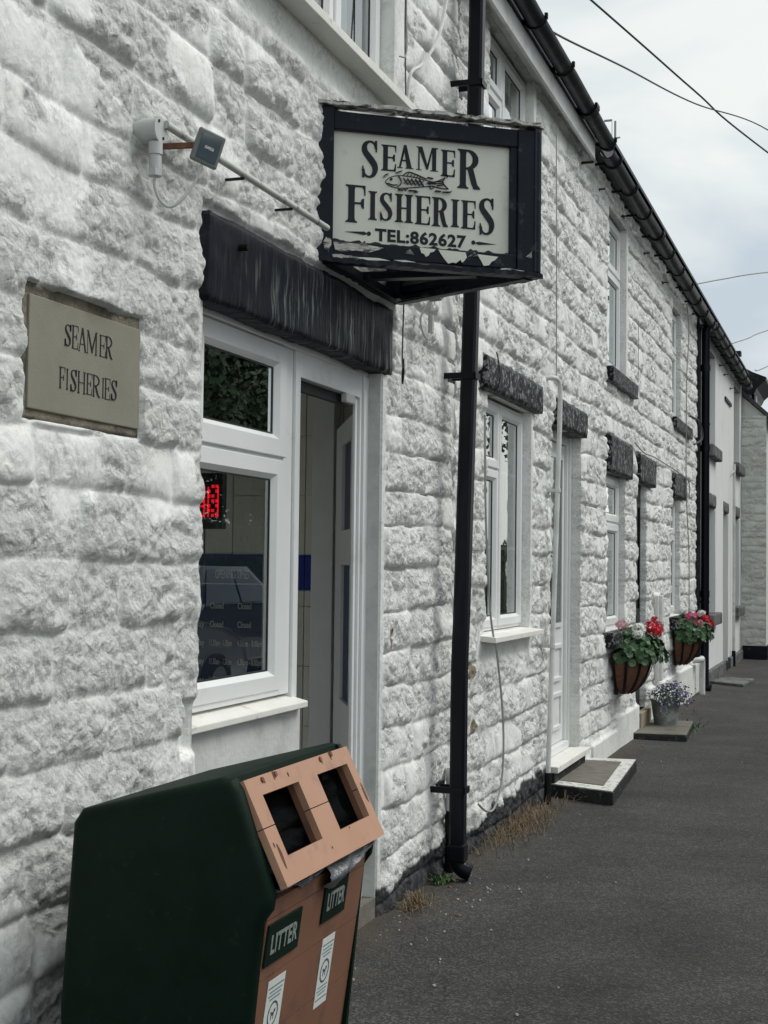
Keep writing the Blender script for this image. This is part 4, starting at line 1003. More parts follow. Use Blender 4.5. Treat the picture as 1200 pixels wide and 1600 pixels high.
# white service pipe with black foot beside it
pipe(shop, 'service_pipe', [(.045, 6.66, .30), (.045, 6.66, .52)], .026, 'white_pipe'); pipe(shop, 'service_pipe', [(.045, 6.66, 0), (.045, 6.66, .31)], .030, 'iron_black')
# white pipe by the cottage door
pipe(cot_a, 'waste_pipe', catmull([(-.02, 8.93, 2.72), (.05, 8.96, 2.73), (.075, 9.01, 2.70), (.08, 9.02, 2.60), (.08, 9.01, 2.4)], 5) + [(.075, 8.90, 1.3), (.07, 8.78, .20)], .016, 'white_pipe', [(.072, 8.86, 1.0), (.078, 8.97, 2.0)])
pipe(cot_a, 'waste_pipe_foot', [(.07, 8.77, 0), (.07, 8.78, .21)], .023, 'iron_black')
# far downpipe
pipe(cot_b, 'downpipe', [(.10, 17.75, .12), (.10, 17.75, 4.45), (.14, 17.75, 4.56)], .05, 'black_plastic', [(.10, 17.75, 1.1), (.10, 17.75, 3.3)], [(.10, 17.75, 1.2), (.10, 17.75, 3.0), (.10, 17.75, 4.0)])
m = MB(); m.box(.005, .045, 17.55, 18.12, .35, 4.6); m.build('corner_shade_strip', 'gutter_black', cot_b, bevel=.01)  # black strip put in for the shadow beside the downpipe
m = MB(); m.tube(catmull([(.10, 17.75, .13), (.11, 17.75, .06), (.18, 17.75, .04)], 4), .055, 12); m.build('shoe', 'black_plastic', cot_b, smooth=True)
pipe(cot_b, 'waste_pipe', catmull([(.04, 17.0, .42), (.12, 17.05, .43), (.12, 17.25, .43), (.12, 17.27, .36), (.12, 17.27, 0)], 4), .035, 'white_pipe')
pipe(cot_c, 'waste_pipe', catmull([(-.01, 22.35, 2.95), (.05, 22.4, 3.02), (.05, 22.42, 2.9), (.05, 22.42, .2)], 5), .022, 'white_pipe')
pipe(cot_c, 'waste_pipe', [(.05, 22.42, 0), (.05, 22.42, .25)], .03, 'navy_paint')
def cable(parent, pts, r=.004, mat='cable_dark', name='cable', n=6):
    m = MB(); m.tube(catmull(pts, 8), r, 6); return m.build(name, mat, parent, smooth=True)
c1 = cable(shop, [(.05, 5.80, 4.5), (.045, 5.80, 3.9), (.05, 5.81, 3.48), (.06, 5.80, 2.9), (.05, 5.81, 2.63), (.05, 5.80, 2.42), (.055, 5.79, 2.36)], .0035)
m = MB(); m.tube([(.055, 5.80, 2.40), (.055, 5.80, 2.37), (.055, 5.795, 2.32), (.055, 5.79, 2.29)], [.003, .006, .007, .004], 8); m.build('cable_plug', 'iron_black', c1, smooth=True)
cable(shop, [(.05, 6.43, 4.4), (.055, 6.40, 4.22), (.06, 6.25, 3.98), (.06, 6.02, 3.78), (.055, 5.86, 3.68), (.05, 5.83, 3.55), (.05, 5.84, 3.42)], .008, 'white_pipe')
cable(shop, [(.055, 5.70, 3.7), (.06, 5.78, 3.75), (.05, 5.80, 4.0), (.05, 5.84, 4.5)], .004, 'cable_grey')
cable(cot_a, [(.06, 7.18, 2.3), (.06, 7.22, 1.75), (.06, 7.34, 1.24), (.07, 7.46, 1.0), (.07, 7.60, .63), (.065, 7.60, .34), (.06, 7.46, .20), (.06, 7.28, .21), (.06, 7.12, .27)], .006, 'cable_grey')
cable(cot_a, [(.05, 8.98, 4.4), (.055, 9.0, 3.4), (.055, 9.02, 2.75)], .0035, 'cable_grey')
cable(cot_a, [(.075, 7.36, 2.66), (.085, 7.37, 2.6), (.085, 7.40, 2.52), (.06, 7.42, 2.46)], .004, 'cable_dark')
cable(cot_b, [(.06, 12.33, 2.60), (.055, 12.9, 2.56), (.055, 13.6, 2.57), (.055, 14.5, 2.56), (.055, 15.3, 2.55), (.06, 16.33, 2.50), (.06, 16.4, 2.30)], .006, 'cable_grey')
cable(cot_b, [(.06, 16.1, 4.5), (.06, 16.3, 4.2), (.05, 16.2, 3.7), (.06, 16.1, 3.2), (.06, 16.1, 2.4), (.06, 16.4, 1.6), (.06, 16.4, .6)], .006, 'cable_grey')
cable(cot_b, [(.09, 16.2, 3.24), (.14, 16.75, 3.22), (.15, 16.9, 3.05), (.09, 16.6, 2.95)], .012, 'cable_dark')
cable(cot_b, [(.06, 12.5, 3.7), (.06, 12.5, 3.2)], .003, 'cable_grey')
m = MB(); m.box(-.02, .10, 9.8 + .25, 9.8 + .27, 4.44, 4.455); m.build('nail', 'iron_black', cot_a)
for (y, z) in ((10.7, 4.42), (11.9, 4.50), (13.1, 4.44), (14.4, 4.42), (20.5, 4.42), (21.2, 4.38), (22.2, 4.30)):
    m = MB(); m.box(-.02, .07, y, y + .012, z - .005, z + .005); m.box(-.0, .02, y - .03, y + .06, z - .008, z + .008); m.build('gutter_spike', 'iron_black', cot_b if y < 18 else cot_c)
m = MB(); m.box(-.01, .025, 21.3, 22.3, 4.02, 4.07); m.build('tie_plate', 'iron_black', cot_c)

# =================================================================== PLAQUE
pl = thing('stone_plaque', 'sandstone name plaque lettered SEAMER FISHERIES set in the white wall', 'plaque')
def slab_patch(name, y0, y1, z0, z1, X, mat, parent, rag=.010, seed=1, amp=.006):
    ny, nz = 60, 40
    Yg, Zg = np.meshgrid(np.linspace(y0, y1, ny + 1), np.linspace(z0, z1, nz + 1), indexing='ij')
    top = Zg > z1 - 1e-6
    Zg = Zg + np.where(top, rag * (fbm(Yg * 16, Yg * 0, seed, 4) - .5) * 3.4, 0)
    Xg = X + amp * (fbm(Yg * 20, Zg * 20, seed + 3, 4) - .5)
    vs = [tuple(p) for p in np.stack([Xg, Yg, Zg], -1).reshape(-1, 3)]; k = nz + 1
    fs = [(i * k + j, (i + 1) * k + j, (i + 1) * k + j + 1, i * k + j + 1) for i in range(ny) for j in range(nz)]
    rim = [i * k for i in range(ny + 1)] + [ny * k + j for j in range(1, nz + 1)] + [i * k + nz for i in range(ny - 1, -1, -1)] + [j for j in range(nz - 1, 0, -1)]
    n0 = len(vs); vs += [(-.03, vs[i][1], vs[i][2]) for i in rim]; q = len(rim)
    fs += [(rim[i], n0 + i, n0 + (i + 1) % q, rim[(i + 1) % q]) for i in range(q)]
    return mesh_obj(name, vs, fs, mat, parent, True)
slab_patch('margin', 2.950, 3.541, 1.853, 2.190, .002, 'sandstone_rough', pl, .012, 4)
m = MB(); m.box(-.02, .0085, 2.976, 3.538, 1.876, 2.160); m.build('panel', 'sandstone', pl, bevel=.003)
PLQ = [('S',3.110,3.142,2.055,2.112),('E',3.146,3.177,2.053,2.114),('A',3.179,3.219,2.051,2.114),('M',3.221,3.273,2.051,2.113),('E',3.285,3.318,2.052,2.111),('R',3.318,3.354,2.052,2.113),
       ('F',3.089,3.117,1.942,1.998),('I',3.121,3.134,1.942,1.997),('S',3.142,3.173,1.941,1.999),('H',3.178,3.217,1.940,1.999),('E',3.222,3.251,1.942,1.999),('R',3.254,3.292,1.940,1.999),('I',3.303,3.313,1.941,1.996),('E',3.316,3.346,1.940,1.998),('S',3.350,3.382,1.942,1.998)]
for c, a, b, z0_, z1_ in PLQ:
    g = glyph(c, b - a, z1_ - z0_, .0060 if c != 'I' else .0050)
    flat_poly_mesh(g, (.0085, a + .027, z0_), (0, 1, 0), (0, 0, 1), (1, 0, 0), .0004, .0005).build('letter', 'letter_black', pl)

# =================================================================== PROJECTING SIGN
sg = thing('hanging_sign', 'black framed V-shaped projecting shop sign reading SEAMER FISHERIES with a fish, paint peeling', 'sign')
A_ = Vector((0.0, 4.9, 0)); B_ = Vector((.735, 5.42, 0)); C_ = Vector((0.0, 5.78, 0))
def sign_face(P, Q, letters):
    U = (Q - P).normalized(); L = (Q - P).length; Nn = Vector((U.y, -U.x, 0)) if letters else Vector((U.y, -U.x, 0))
    Z = Vector((0, 0, 1))
    def hb(m, u0, u1, z0, z1, n0, n1):
        p = [P + U * u + Nn * n + Z * z for z in (z0, z1) for (u, n) in ((u0, n0), (u1, n0), (u1, n1), (u0, n1))]
        m.hexa(p)
    fa = window(sg, 'sign_face')
    m = MB(); hb(m, .03, L - .05, 2.70, 3.18, -.03, -.014); m.build('panel', 'sign_cream', fa)
    m = MB(); hb(m, -.005, .060, 2.66, 3.238, -.03, .012); hb(m, L - .122, L - .092, 2.712, 3.16, -.03, .004); hb(m, L - .094, L - .0, 2.66, 3.225, -.03, .014)
    hb(m, .060, L - .094, 3.152, 3.222, -.03, .010); hb(m, .060, L - .094, 2.668, 2.727, -.03, .006)
    m.build('frame', 'navy_paint', fa, bevel=.004)
    # ledges: weathered capping and foot rail
    m = MB(); n = 46
    def ledge(z, th, n1, u0, u1, seed, jag=.012):
        rr = random.Random(seed); vs = []; fs = []
        for i in range(n + 1):
            u = u0 + (u1 - u0) * i / n; w_ = n1 + rr.uniform(-jag, jag) * .5; dz = rr.uniform(-.0035, .0035)
            for nn, zz_ in ((-.03, z), (w_, z + dz), (w_, z + th + dz), (-.03, z + th)): vs.append(P + U * u + Nn * nn + Z * zz_)
        for i in range(n):
            for k in range(4): fs.append((i * 4 + k, i * 4 + (k + 1) % 4, (i + 1) * 4 + (k + 1) % 4, (i + 1) * 4 + k))
        fs += [(0, 1, 2, 3), (n * 4 + 3, n * 4 + 2, n * 4 + 1, n * 4)]
        return vs, fs
    vs, fs = ledge(3.240, .014, .030, -.01, L, 3); m.add(vs, fs); m.build('capping', 'flaked_wood', fa)
    m = MB(); vs, fs = ledge(2.640, .018, .024, -.005, L + .005, 5, .006); m.add(vs, fs); m.build('foot_rail', 'navy_paint', fa)
    return fa, U, Nn, L
fa, U_, N_, L_ = sign_face(A_, B_, True)
def P3(u, z, n=0.0): return A_ + U_ * u + N_ * n + Vector((0, 0, z))
SL = [('S',0.174,0.240,2.982,3.127),('E',0.253,0.313,3.016,3.117),('A',0.317,0.383,3.032,3.123),('M',0.394,0.483,3.031,3.123),('E',0.494,0.553,3.016,3.120),('R',0.563,0.657,2.975,3.130),
      ('F',0.114,0.192,2.805,2.950),('I',0.204,0.238,2.821,2.932),('S',0.249,0.300,2.822,2.931),('H',0.310,0.383,2.821,2.931),('E',0.391,0.453,2.819,2.931),('R',0.460,0.526,2.817,2.931),('I',0.537,0.573,2.820,2.929),('E',0.580,0.640,2.817,2.929),('S',0.654,0.718,2.799,2.945)]
for i, (c, a, b, z0_, z1_) in enumerate(SL):
    big = i in (0, 5, 6, 14); t = .0250 if big else .0185
    if c == 'S': t *= .92
    g = glyph(c, b - a, z1_ - z0_, t)
    flat_poly_mesh(g, P3(a, z0_, -.014), U_, (0, 0, 1), N_, .0005, .0012).build('letter', 'letter_black', fa)
text_mesh('phone_number', 'TEL:862627', 'letter_black', fa, P3(.232, 2.7435, -.0134), U_, (0, 0, 1), .0645, .0008, .0024, fit=.370, space=1.08)
# pointers either side of the number
arr = []
def disc(cx, cz, r, n=16): return [(cx + r * math.cos(2 * math.pi * k / n), cz + r * math.sin(2 * math.pi * k / n)) for k in range(n)]
arr.append([(.110, 2.768), (.160, 2.7715), (.188, 2.7735), (.198, 2.769), (.198, 2.764), (.188, 2.7595), (.160, 2.7635)]); arr.append(disc(.207, 2.767, .0085))
arr.append([(.7276, 2.765), (.680, 2.7685), (.655, 2.7705), (.642, 2.767), (.642, 2.762), (.655, 2.7575), (.680, 2.7605)]); arr.append(disc(.632, 2.7655, .0085))
flat_poly_mesh(arr, P3(0, 0, -.014), U_, (0, 0, 1), N_, .0005, .0010).build('pointer', 'letter_black', fa)
# the line-drawn fish
def stroke(pts, w_=.0032, taper=False):
    c = catmull([(a, b, 0) for a, b in pts], 5); n = len(c)
    return strip_poly([(p[0], p[1]) for p in c], [w_ * (math.sin(math.pi * (i + .5) / n) ** .5 if taper else 1) for i in range(n)])
fp = []
fp += stroke([(.270, 2.974), (.290, 2.992), (.325, 3.002), (.362, 3.002), (.400, 2.999), (.440, 2.992), (.470, 2.991), (.512, 3.009)])
fp += stroke([(.270, 2.974), (.282, 2.961), (.315, 2.953), (.345, 2.955), (.380, 2.960), (.425, 2.967), (.460, 2.972), (.495, 2.967), (.524, 2.967)])
fp += stroke([(.512, 3.010), (.503, 2.996), (.507, 2.984), (.526, 2.966)])
fp += stroke([(.338, 3.002), (.350, 3.012), (.365, 3.019), (.395, 3.012), (.435, 2.998)]); fp += stroke([(.345, 2.955), (.352, 2.946), (.360, 2.955)]); fp += stroke([(.448, 2.970), (.455, 2.961), (.468, 2.970)])
fp += stroke([(.322, 2.999), (.332, 2.986), (.332, 2.970), (.318, 2.958)]); fp.append(disc(.293, 2.984, .0048)); fp += stroke([(.278, 2.968), (.300, 2.963), (.318, 2.966)], .0022)
for k in range(5):
    x = .342 + k * .016; fp += stroke([(x, 2.994), (x + .018, 2.969)], .0022); fp += stroke([(x + .018, 2.991), (x + .002, 2.972)], .0022)
for k in range(5): x = .356 + k * .013; fp += stroke([(x, 3.001), (x + .006, 3.012 - k * .0018)], .0022)
for zz_ in (2.994, 2.986, 2.978): fp += stroke([(.478, zz_ - .003), (.506, zz_ + .003)], .0020)
fp.append([(.436, 2.983), (.452, 2.989), (.450, 2.985), (.475, 2.986), (.475, 2.981), (.450, 2.981), (.452, 2.977)])
fp += stroke([(.262, 2.988), (.268, 2.998), (.282, 3.004)], .0028, True); fp += stroke([(.310, 3.010), (.325, 3.016), (.336, 3.020)], .0028, True); fp += stroke([(.438, 3.004), (.462, 3.001)], .0028, True)
fp += stroke([(.505, 3.018), (.518, 3.020), (.520, 3.010)], .0024, True); fp += stroke([(.320, 2.946), (.342, 2.945)], .0028, True); fp += stroke([(.362, 2.946), (.395, 2.947)], .0028, True); fp += stroke([(.385, 2.941), (.402, 2.944)], .0024, True)
fp += stroke([(.470, 2.954), (.495, 2.953)], .0028, True); fp += stroke([(.500, 2.952), (.530, 2.954), (.538, 2.958)], .0028, True)
flat_poly_mesh(fp, P3(0, 0, -.014), U_, (0, 0, 1), N_, .0004, .0006).build('fish_drawing', 'letter_black', fa)
# flaked patches where the black paint has come away
rr = random.Random(5)
def flake(cu, cz, ru, rz, n=15, nn=.0065, mat='flaked_wood', thick=.0015):
    pl_ = [(cu + ru * rr.uniform(.45, 1.15) * math.cos(2 * math.pi * k / n), cz + rz * rr.uniform(.45, 1.15) * math.sin(2 * math.pi * k / n)) for k in range(n)]
    flat_poly_mesh([pl_], P3(0, 0, nn), U_, (0, 0, 1), N_, .0002, thick).build('flaked_patch', mat, fa)
def scab(pts, mat, lift=.0068):
    m = flat_poly_mesh([pts], P3(0, 0, lift), U_, (0, 0, 1), N_, .0002, .0016); m.build('flaked_patch', mat, fa)
scab([(.405, 2.724), (.470, 2.722), (.462, 2.712), (.448, 2.708), (.441, 2.695), (.430, 2.690), (.424, 2.700), (.412, 2.704)], 'sign_cream')
scab([(.480, 2.722), (.592, 2.719), (.598, 2.700), (.585, 2.682), (.562, 2.673), (.540, 2.676), (.522, 2.670), (.508, 2.684), (.497, 2.698)], 'sign_cream')
scab([(.640, 2.716), (.728, 2.712), (.715, 2.698), (.700, 2.690), (.690, 2.676), (.668, 2.672), (.658, 2.690)], 'sign_cream')
scab([(.062, 2.722), (.185, 2.719), (.262, 2.712), (.240, 2.702), (.205, 2.690), (.150, 2.694), (.110, 2.684), (.070, 2.690)], 'flaked_wood')
scab([(.300, 2.668), (.345, 2.671), (.39, 2.666), (.36, 2.660)], 'sign_cream'); scab([(.12, 2.668), (.24, 2.671), (.29, 2.664), (.20, 2.660)], 'sign_cream')
flake(.035, 2.705, .020, .034, nn=.0125); flake(.77, 2.662, .06, .006, nn=.0145); flake(.10, 2.668, .08, .007, nn=.007); flake(.25, 3.228, .09, .005, nn=.0105); flake(.70, 3.229, .10, .005, nn=.0105)
for k in range(9):   # curling scabs of paint
    u = rr.uniform(.02, .86); z = rr.choice([rr.uniform(2.655, 2.72), rr.uniform(3.215, 3.235)])
    a = P3(u, z, .012); b = P3(u + rr.uniform(.02, .05), z + rr.uniform(-.006, .006), .016); c = P3(u + .02, z + rr.uniform(.012, .022) * (1 if z < 3 else .5), .030)
    mesh_obj('paint_curl', [a, b, c, P3(u + .01, z + .004, .020)], [(0, 1, 3), (1, 2, 3), (2, 0, 3)], rr.choice(['navy_paint', 'flaked_wood']), fa)
# jagged worn lower edge of the cream panel
vs = []; fs = []; nn_ = 60
for i in range(nn_ + 1):
    u = .058 + (L_ - .152) * i / nn_; vs += [P3(u, 2.722, -.012), P3(u, 2.728 + rr.uniform(0, .009) + .004 * math.sin(i), -.012)]
for i in range(nn_): fs.append((2 * i, 2 * i + 2, 2 * i + 3, 2 * i + 1))
mesh_obj('worn_edge', vs, fs, 'letter_black', fa)
fb, U2, N2, L2 = sign_face(B_, C_, False)
# timber triangle under and over the two faces
m = MB()
m.beam((.03, 4.93, 2.655), (.03, 5.75, 2.655), .05, .035); m.beam(B_ * .96 + Vector((-.01, .21, 2.655)), C_ + Vector((.03, 0, 2.655)), .05, .04)
m.beam((.03, 4.93, 3.22), (.03, 5.75, 3.22), .05, .035); m.beam((.02, 5.30, 2.662), (.50, 5.36, 2.662), .06, .03); m.beam((.045, 5.70, 2.64), (.045, 5.70, 3.24), .06, .06)
m.build('support_frame', 'navy_paint', sg, bevel=.004)
# moss and dry stalks on top of the sign
m = MB()
for k in range(7): m.beam((.045 + rr.uniform(-.01, .01), 5.70, 3.238), (.06 + rr.uniform(-.03, .03), 5.70 + rr.uniform(-.03, .03), 3.36 + rr.uniform(0, .05)), .005, .004)
tag(m.build('dry_stalks', 'straw', None), 'small tuft of dry stalks growing on top of the projecting sign', 'plant')

# conduit pole from junction box to sign
co = thing('conduit', 'pale rust-spotted conduit pipe running along the wall to the projecting sign', 'pipe')
m = MB(); m.tube([(.08, 3.53, 2.741), (.08, 4.80, 2.741)], .0115, 12); m.build('tube', 'pale_pipe', co, smooth=True)
for y in (4.05, 4.45):
    m = MB(); m.box(.02, .085, y, y + .008, 2.722, 2.730); m.build('clip', 'iron_black', co)
jb = thing('junction_box', 'round grey junction box with cable gland at the left end of the conduit', 'junction box')
m = MB(); m.tube([(-.0, 3.51, 2.720), (.070, 3.51, 2.720)], .034, 20); m.tube([(.070, 3.51, 2.720), (.076, 3.51, 2.720)], .036, 20); m.build('body', 'grey_plastic', jb, smooth=True)
for (y_, z_) in ((3.497, 2.742), (3.524, 2.699)):
    m = MB(); m.tube([(.076, y_, z_), (.0785, y_, z_)], .0045, 8); m.build('screw', 'iron_black', jb)
m = MB(); m.tube([(.06, 3.51, 2.685), (.06, 3.51, 2.650)], .020, 12); m.tube([(.06, 3.51, 2.649), (.06, 3.51, 2.610)], .0175, 12); m.tube([(.06, 3.51, 2.609), (.06, 3.51, 2.589)], .021, 6); m.build('gland', 'grey_plastic', jb, smooth=True)
def floodlight(name, label, org, yaw, tilt, s=1.0):
    t_ = thing(name, label, 'floodlight')
    def q(p): return Vector(p) * s
    m = MB(); m.box(-.05, .05, -.025, .0, -.055, .055); b_ = m.build('housing', 'lamp_body', t_, bevel=.010, seg=3)
    m = MB(); m.box(-.058, .058, 0, .022, -.066, .066); frame = m.build('bezel', 'lamp_body', t_, bevel=.008, seg=3)
    m = MB(); m.box(-.043, .043, .0225, .0245, -.050, .050); m.build('glass', 'lamp_glass', t_)
    m = MB(); m.box(-.02, .02, .0246, .0252, -.006, .006); m.build('lamp_tube', 'lamp_reflector', t_)
    m = MB(); m.tube([(0, -.07, -.02), (0, -.02, -.02)], .028, 12); m.build('rear_box', 'lamp_body', t_, smooth=True)
    M_ = Matrix.Translation(org) @ Matrix.Rotation(yaw, 4, 'Z') @ Matrix.Rotation(tilt, 4, 'X') @ Matrix.Scale(s, 4)
    t_.matrix_world = M_; return t_
fl = floodlight('floodlight', 'grey floodlight on a rusty arm aimed down the street beside the junction box', (.165, 3.620, 2.690), R(-128), R(-10), .74)
fl.matrix_world = fl.matrix_world @ Matrix.Rotation(R(-14), 4, 'Y')
arm = MB(); arm.beam((.02, 3.56, 2.69), (.14, 3.605, 2.698), .012, .015); inv = fl.matrix_world.inverted()
arm.v = [inv @ v for v in arm.v]; arm.build('bracket_arm', 'rusty', fl)
cb = MB(); cb.tube(catmull([(.06, 3.51, 2.589), (.06, 3.51, 2.56), (.068, 3.525, 2.525), (.085, 3.55, 2.510), (.11, 3.57, 2.53), (.14, 3.60, 2.59), (.155, 3.61, 2.64)], 6), .0046, 8)
cb.v = [inv @ v for v in cb.v]; cb.build('flex', 'grey_plastic', fl, smooth=True)
f2 = floodlight('floodlight', 'small pale floodlight under the far side of the projecting sign, left of the downpipe', (.12, 6.10, 2.735), R(-20), R(-50), .62)
inv2 = f2.matrix_world.inverted()
cb = MB(); cb.tube(catmull([(.09, 6.06, 2.70), (.06, 6.03, 2.62), (.07, 6.04, 2.55), (.08, 6.08, 2.53), (.09, 6.12, 2.56)], 6), .005, 6); cb.tube([(.09, 6.09, 2.56), (.09, 6.09, 2.64)], .014, 8)
cb.v = [inv2 @ v for v in cb.v]; cb.build('flex', 'grey_plastic', f2, smooth=True)
cb = MB(); cb.beam((-.01, 6.10, 2.76), (.10, 6.10, 2.76), .02, .02); cb.v = [inv2 @ v for v in cb.v]; cb.build('bracket_arm', 'rusty', f2)

# =================================================================== LITTER BIN
bn = thing('litter_bin', 'double litter bin with dark green shell, salmon top panel and two square openings', 'litter bin')
prof = [(.17, 0), (.155, .45), (.182, .885), (.205, .918), (.56, 1.012), (.592, 1.010), (.612, .985), (.695, .755), (.690, .720), (.668, .690), (.63, .30), (.605, 0)]
Y0, Y1 = 2.95, 3.672
m = MB(); m.prism(prof, Y0, Y0 + .035); m.prism(prof, Y1 - .035, Y1)
m.prism([(.17, 0), (.155, .45), (.182, .885), (.205, .918), (.56, 1.012), (.585, 1.010), (.592, .985), (.56, .985), (.21, .890), (.205, .87), (.18, .45), (.195, 0)], Y0 + .033, Y1 - .033)
shell_o = m.build('shell', 'bin_green', bn)
bm = bmesh.new(); bm.from_mesh(shell_o.data)
es = [e for e in bm.edges if len(e.link_faces) == 2 and e.calc_face_angle(0) > .9 and all(abs(v.co.y - Y0) < .001 for v in e.verts) or len(e.link_faces) == 2 and e.calc_face_angle(0) > .9 and all(abs(v.co.y - Y1) < .001 for v in e.verts)]
bmesh.ops.bevel(bm, geom=es, offset=.022, segments=4, affect='EDGES', profile=.5)
for f in bm.faces: f.smooth = True
bm.to_mesh(shell_o.data); bm.free(); shell_o.data.set_sharp_from_angle(angle=R(35))
# sloping salmon panel with two openings
T0 = Vector((.604, 0, 1.002)); Vd = Vector((.439, 0, -.899)).normalized(); Nd = Vector((.899, 0, .439)).normalized()
def SP(y, v, n=0.0): return Vector((0, y, 0)) + T0 + Vd * v + Nd * n
def sbox(m, ya, yb, va, vb, n0=-.012, n1=.006):
    m.hexa([SP(ya, va, n0), SP(ya, vb, n0), SP(yb, vb, n0), SP(yb, va, n0), SP(ya, va, n1), SP(ya, vb, n1), SP(yb, vb, n1), SP(yb, va, n1)])
pn = MB(); y_a, y_b = 2.982, 3.660; seam = .118
H1 = (3.048, 3.268); H2 = (3.392, 3.612); hv0, hv1 = .045, .195
for ya, yb in ((y_a, H1[0]), (H1[1], H2[0]), (H2[1], y_b)):
    sbox(pn, ya, yb, 0.0, seam - .0012); sbox(pn, ya, yb, seam + .0012, .258)
for ya, yb in (H1, H2):
    sbox(pn, ya, yb, 0.0, hv0); sbox(pn, ya, yb, hv1, .258)
pn.build('top_panel', 'bin_salmon', bn)
for ya, yb in (H1, H2):   # short lips behind the openings
    m = MB(); th_ = .004
    for (a0, a1, v0, v1) in ((ya - th_, ya, hv0, hv1), (yb, yb + th_, hv0, hv1), (ya, yb, hv0 - th_, hv0), (ya, yb, hv1, hv1 + th_)):
        m.hexa([SP(a0, v0, -.028), SP(a0, v1, -.028), SP(a1, v1, -.028), SP(a1, v0, -.028), SP(a0, v0, -.013), SP(a0, v1, -.013), SP(a1, v1, -.013), SP(a1, v0, -.013)])
    m.build('opening_lip', 'bin_brown', bn)
for ya, yb in (H1, H2):
    m = MB(); vs = []; fs = []; n = 14
    for i in range(n + 1):
        for j in range(n + 1):
            y = ya - .04 + (yb - ya + .08) * i / n; v = hv0 - .03 + (hv1 - hv0 + .06) * j / n
            dep = -.030 - .17 * math.sin(math.pi * i / n) * math.sin(math.pi * j / n) - rr.uniform(0, .02); vs.append(SP(y, v, dep))
    for i in range(n):
        for j in range(n): fs.append((i * (n + 1) + j, (i + 1) * (n + 1) + j, (i + 1) * (n + 1) + j + 1, i * (n + 1) + j + 1))
    m.add(vs, fs); m.build('liner_bag', 'bag_black', bn, smooth=True)
# corner bolts with rust runs
for i, (y, v, L) in enumerate(((3.085, .014, .010), (3.145, .010, .014), (3.455, .012, .010), (3.52, .008, .014), (3.225, .020, .006), (3.015, .188, .028), (3.645, .135, .030), (3.0, .16, .006), (3.30, .225, .004), (3.45, .20, .003))):
    pl_ = [(y + .010 * (.5 + L * 20) * .6 * math.cos(2 * math.pi * k / 9) * rr.uniform(.7, 1.2), v + L * math.sin(2 * math.pi * k / 9) * rr.uniform(.7, 1.2)) for k in range(9)]
    mm = MB(); n = 9; mm.add([SP(a, b, .0064) for a, b in pl_] + [SP(a, b, .0070) for a, b in pl_], [tuple(range(n, 2 * n))] + [(k, (k + 1) % n, (k + 1) % n + n, k + n) for k in range(n)])
    mm.build('rust_mark', 'rust_stain', bn)
for (y, v) in ((3.075, .012), (3.155, .009), (3.448, .011), (3.528, .007)):
    m = MB(); c = SP(y, v, .006); m.tube([c, c + Nd * .004], .007, 10); m.build('bolt', 'rusty', bn)
# lower front: brown boards
F0 = Vector((.674, 0, .700)); Fd = (Vector((.628, 0, .37)) - F0).normalized(); Fn = Vector((-Fd.z, 0, Fd.x)).normalized()
if Fn.x < 0: Fn = -Fn
def FP(y, v, n=0.0): return Vector((0, y, 0)) + F0 + Fd * v + Fn * n
def fbox(m, ya, yb, va, vb, n0=-.02, n1=.0):
    m.hexa([FP(ya, va, n0), FP(ya, vb, n0), FP(yb, vb, n0), FP(yb, va, n0), FP(ya, va, n1), FP(ya, vb, n1), FP(yb, vb, n1), FP(yb, va, n1)])
vb_ = [-.035, .008, .150, .300, .450, .600, .68]
for a, b in zip(vb_[:-1], vb_[1:]):
    m = MB(); fbox(m, 2.984, Y1 - .034, a + .0012, b - .0012); m.build('front_board', 'bin_brown', bn)
for (ya, yb, va, vb) in ((2.990, 3.192, .018, .118), (3.340, 3.506, -.002, .100)):
    m = MB(); fbox(m, ya, yb, va, vb, .0005, .006); pt = m.build('name_plate', 'bin_green', bn, bevel=.003)
    h_ = .062; text_mesh('lettering', 'LITTER', 'raised_letter', pt, FP(ya + .022, va + .072, .0062), (0, 1, 0), -Fd, h_, .0015, .0014, fit=yb - ya - .045, space=1.1)
for (ya, yb, va, vb) in ((3.046, 3.148, .165, .340), (3.384, 3.472, .150, .330)):
    m = MB(); fbox(m, ya, yb, va, vb, .0005, .0015); stk = m.build('sticker', 'sticker', bn)
    w_ = yb - ya
    m = MB(); fbox(m, ya + .006, yb - .004, va + .018, va + .0205, .0016, .002); fbox(m, ya + .006, yb - .006, vb - .020, vb - .0175, .0016, .002)
    for q in range(14):
        a0 = 2 * math.pi * q / 14; a1 = 2 * math.pi * (q + 1) / 14; cy = (ya + yb) / 2; cv = va + (vb - va) * .50
        o_ = []
        for n_ in (.0016, .0021):
            for (rr_, a_) in ((.026, a0), (.031, a0), (.031, a1), (.026, a1)): o_.append(FP(cy + rr_ * math.cos(a_), cv + rr_ * math.sin(a_), n_))
        m.hexa(o_)
    # little walking-dog pictogram
    fbox(m, cy - .010, cy + .008, cv - .004, cv + .004, .0016, .0021); fbox(m, cy + .006, cy + .014, cv - .010, cv - .002, .0016, .0022)
    fbox(m, cy - .009, cy - .006, cv + .003, cv + .013, .0016, .0022); fbox(m, cy + .004, cy + .007, cv + .003, cv + .013, .0016, .0022); fbox(m, cy - .014, cy - .009, cv - .007, cv - .004, .0016, .0022)
    m.build('printed_symbol', 'sticker_ink', stk)
    m = MB()
    for q, (f0, f1) in enumerate(((.15, .9), (.10, .85), (.2, .8))):
        fbox(m, ya + w_ * f0, ya + w_ * f1, va + .028 + q * .009, va + .0325 + q * .009, .0016, .0019); fbox(m, ya + w_ * f0, ya + w_ * f1, vb - .052 + q * .009, vb - .048 + q * .009, .0016, .0019)
    m.build('printed_lines', 'sticker_text', stk)
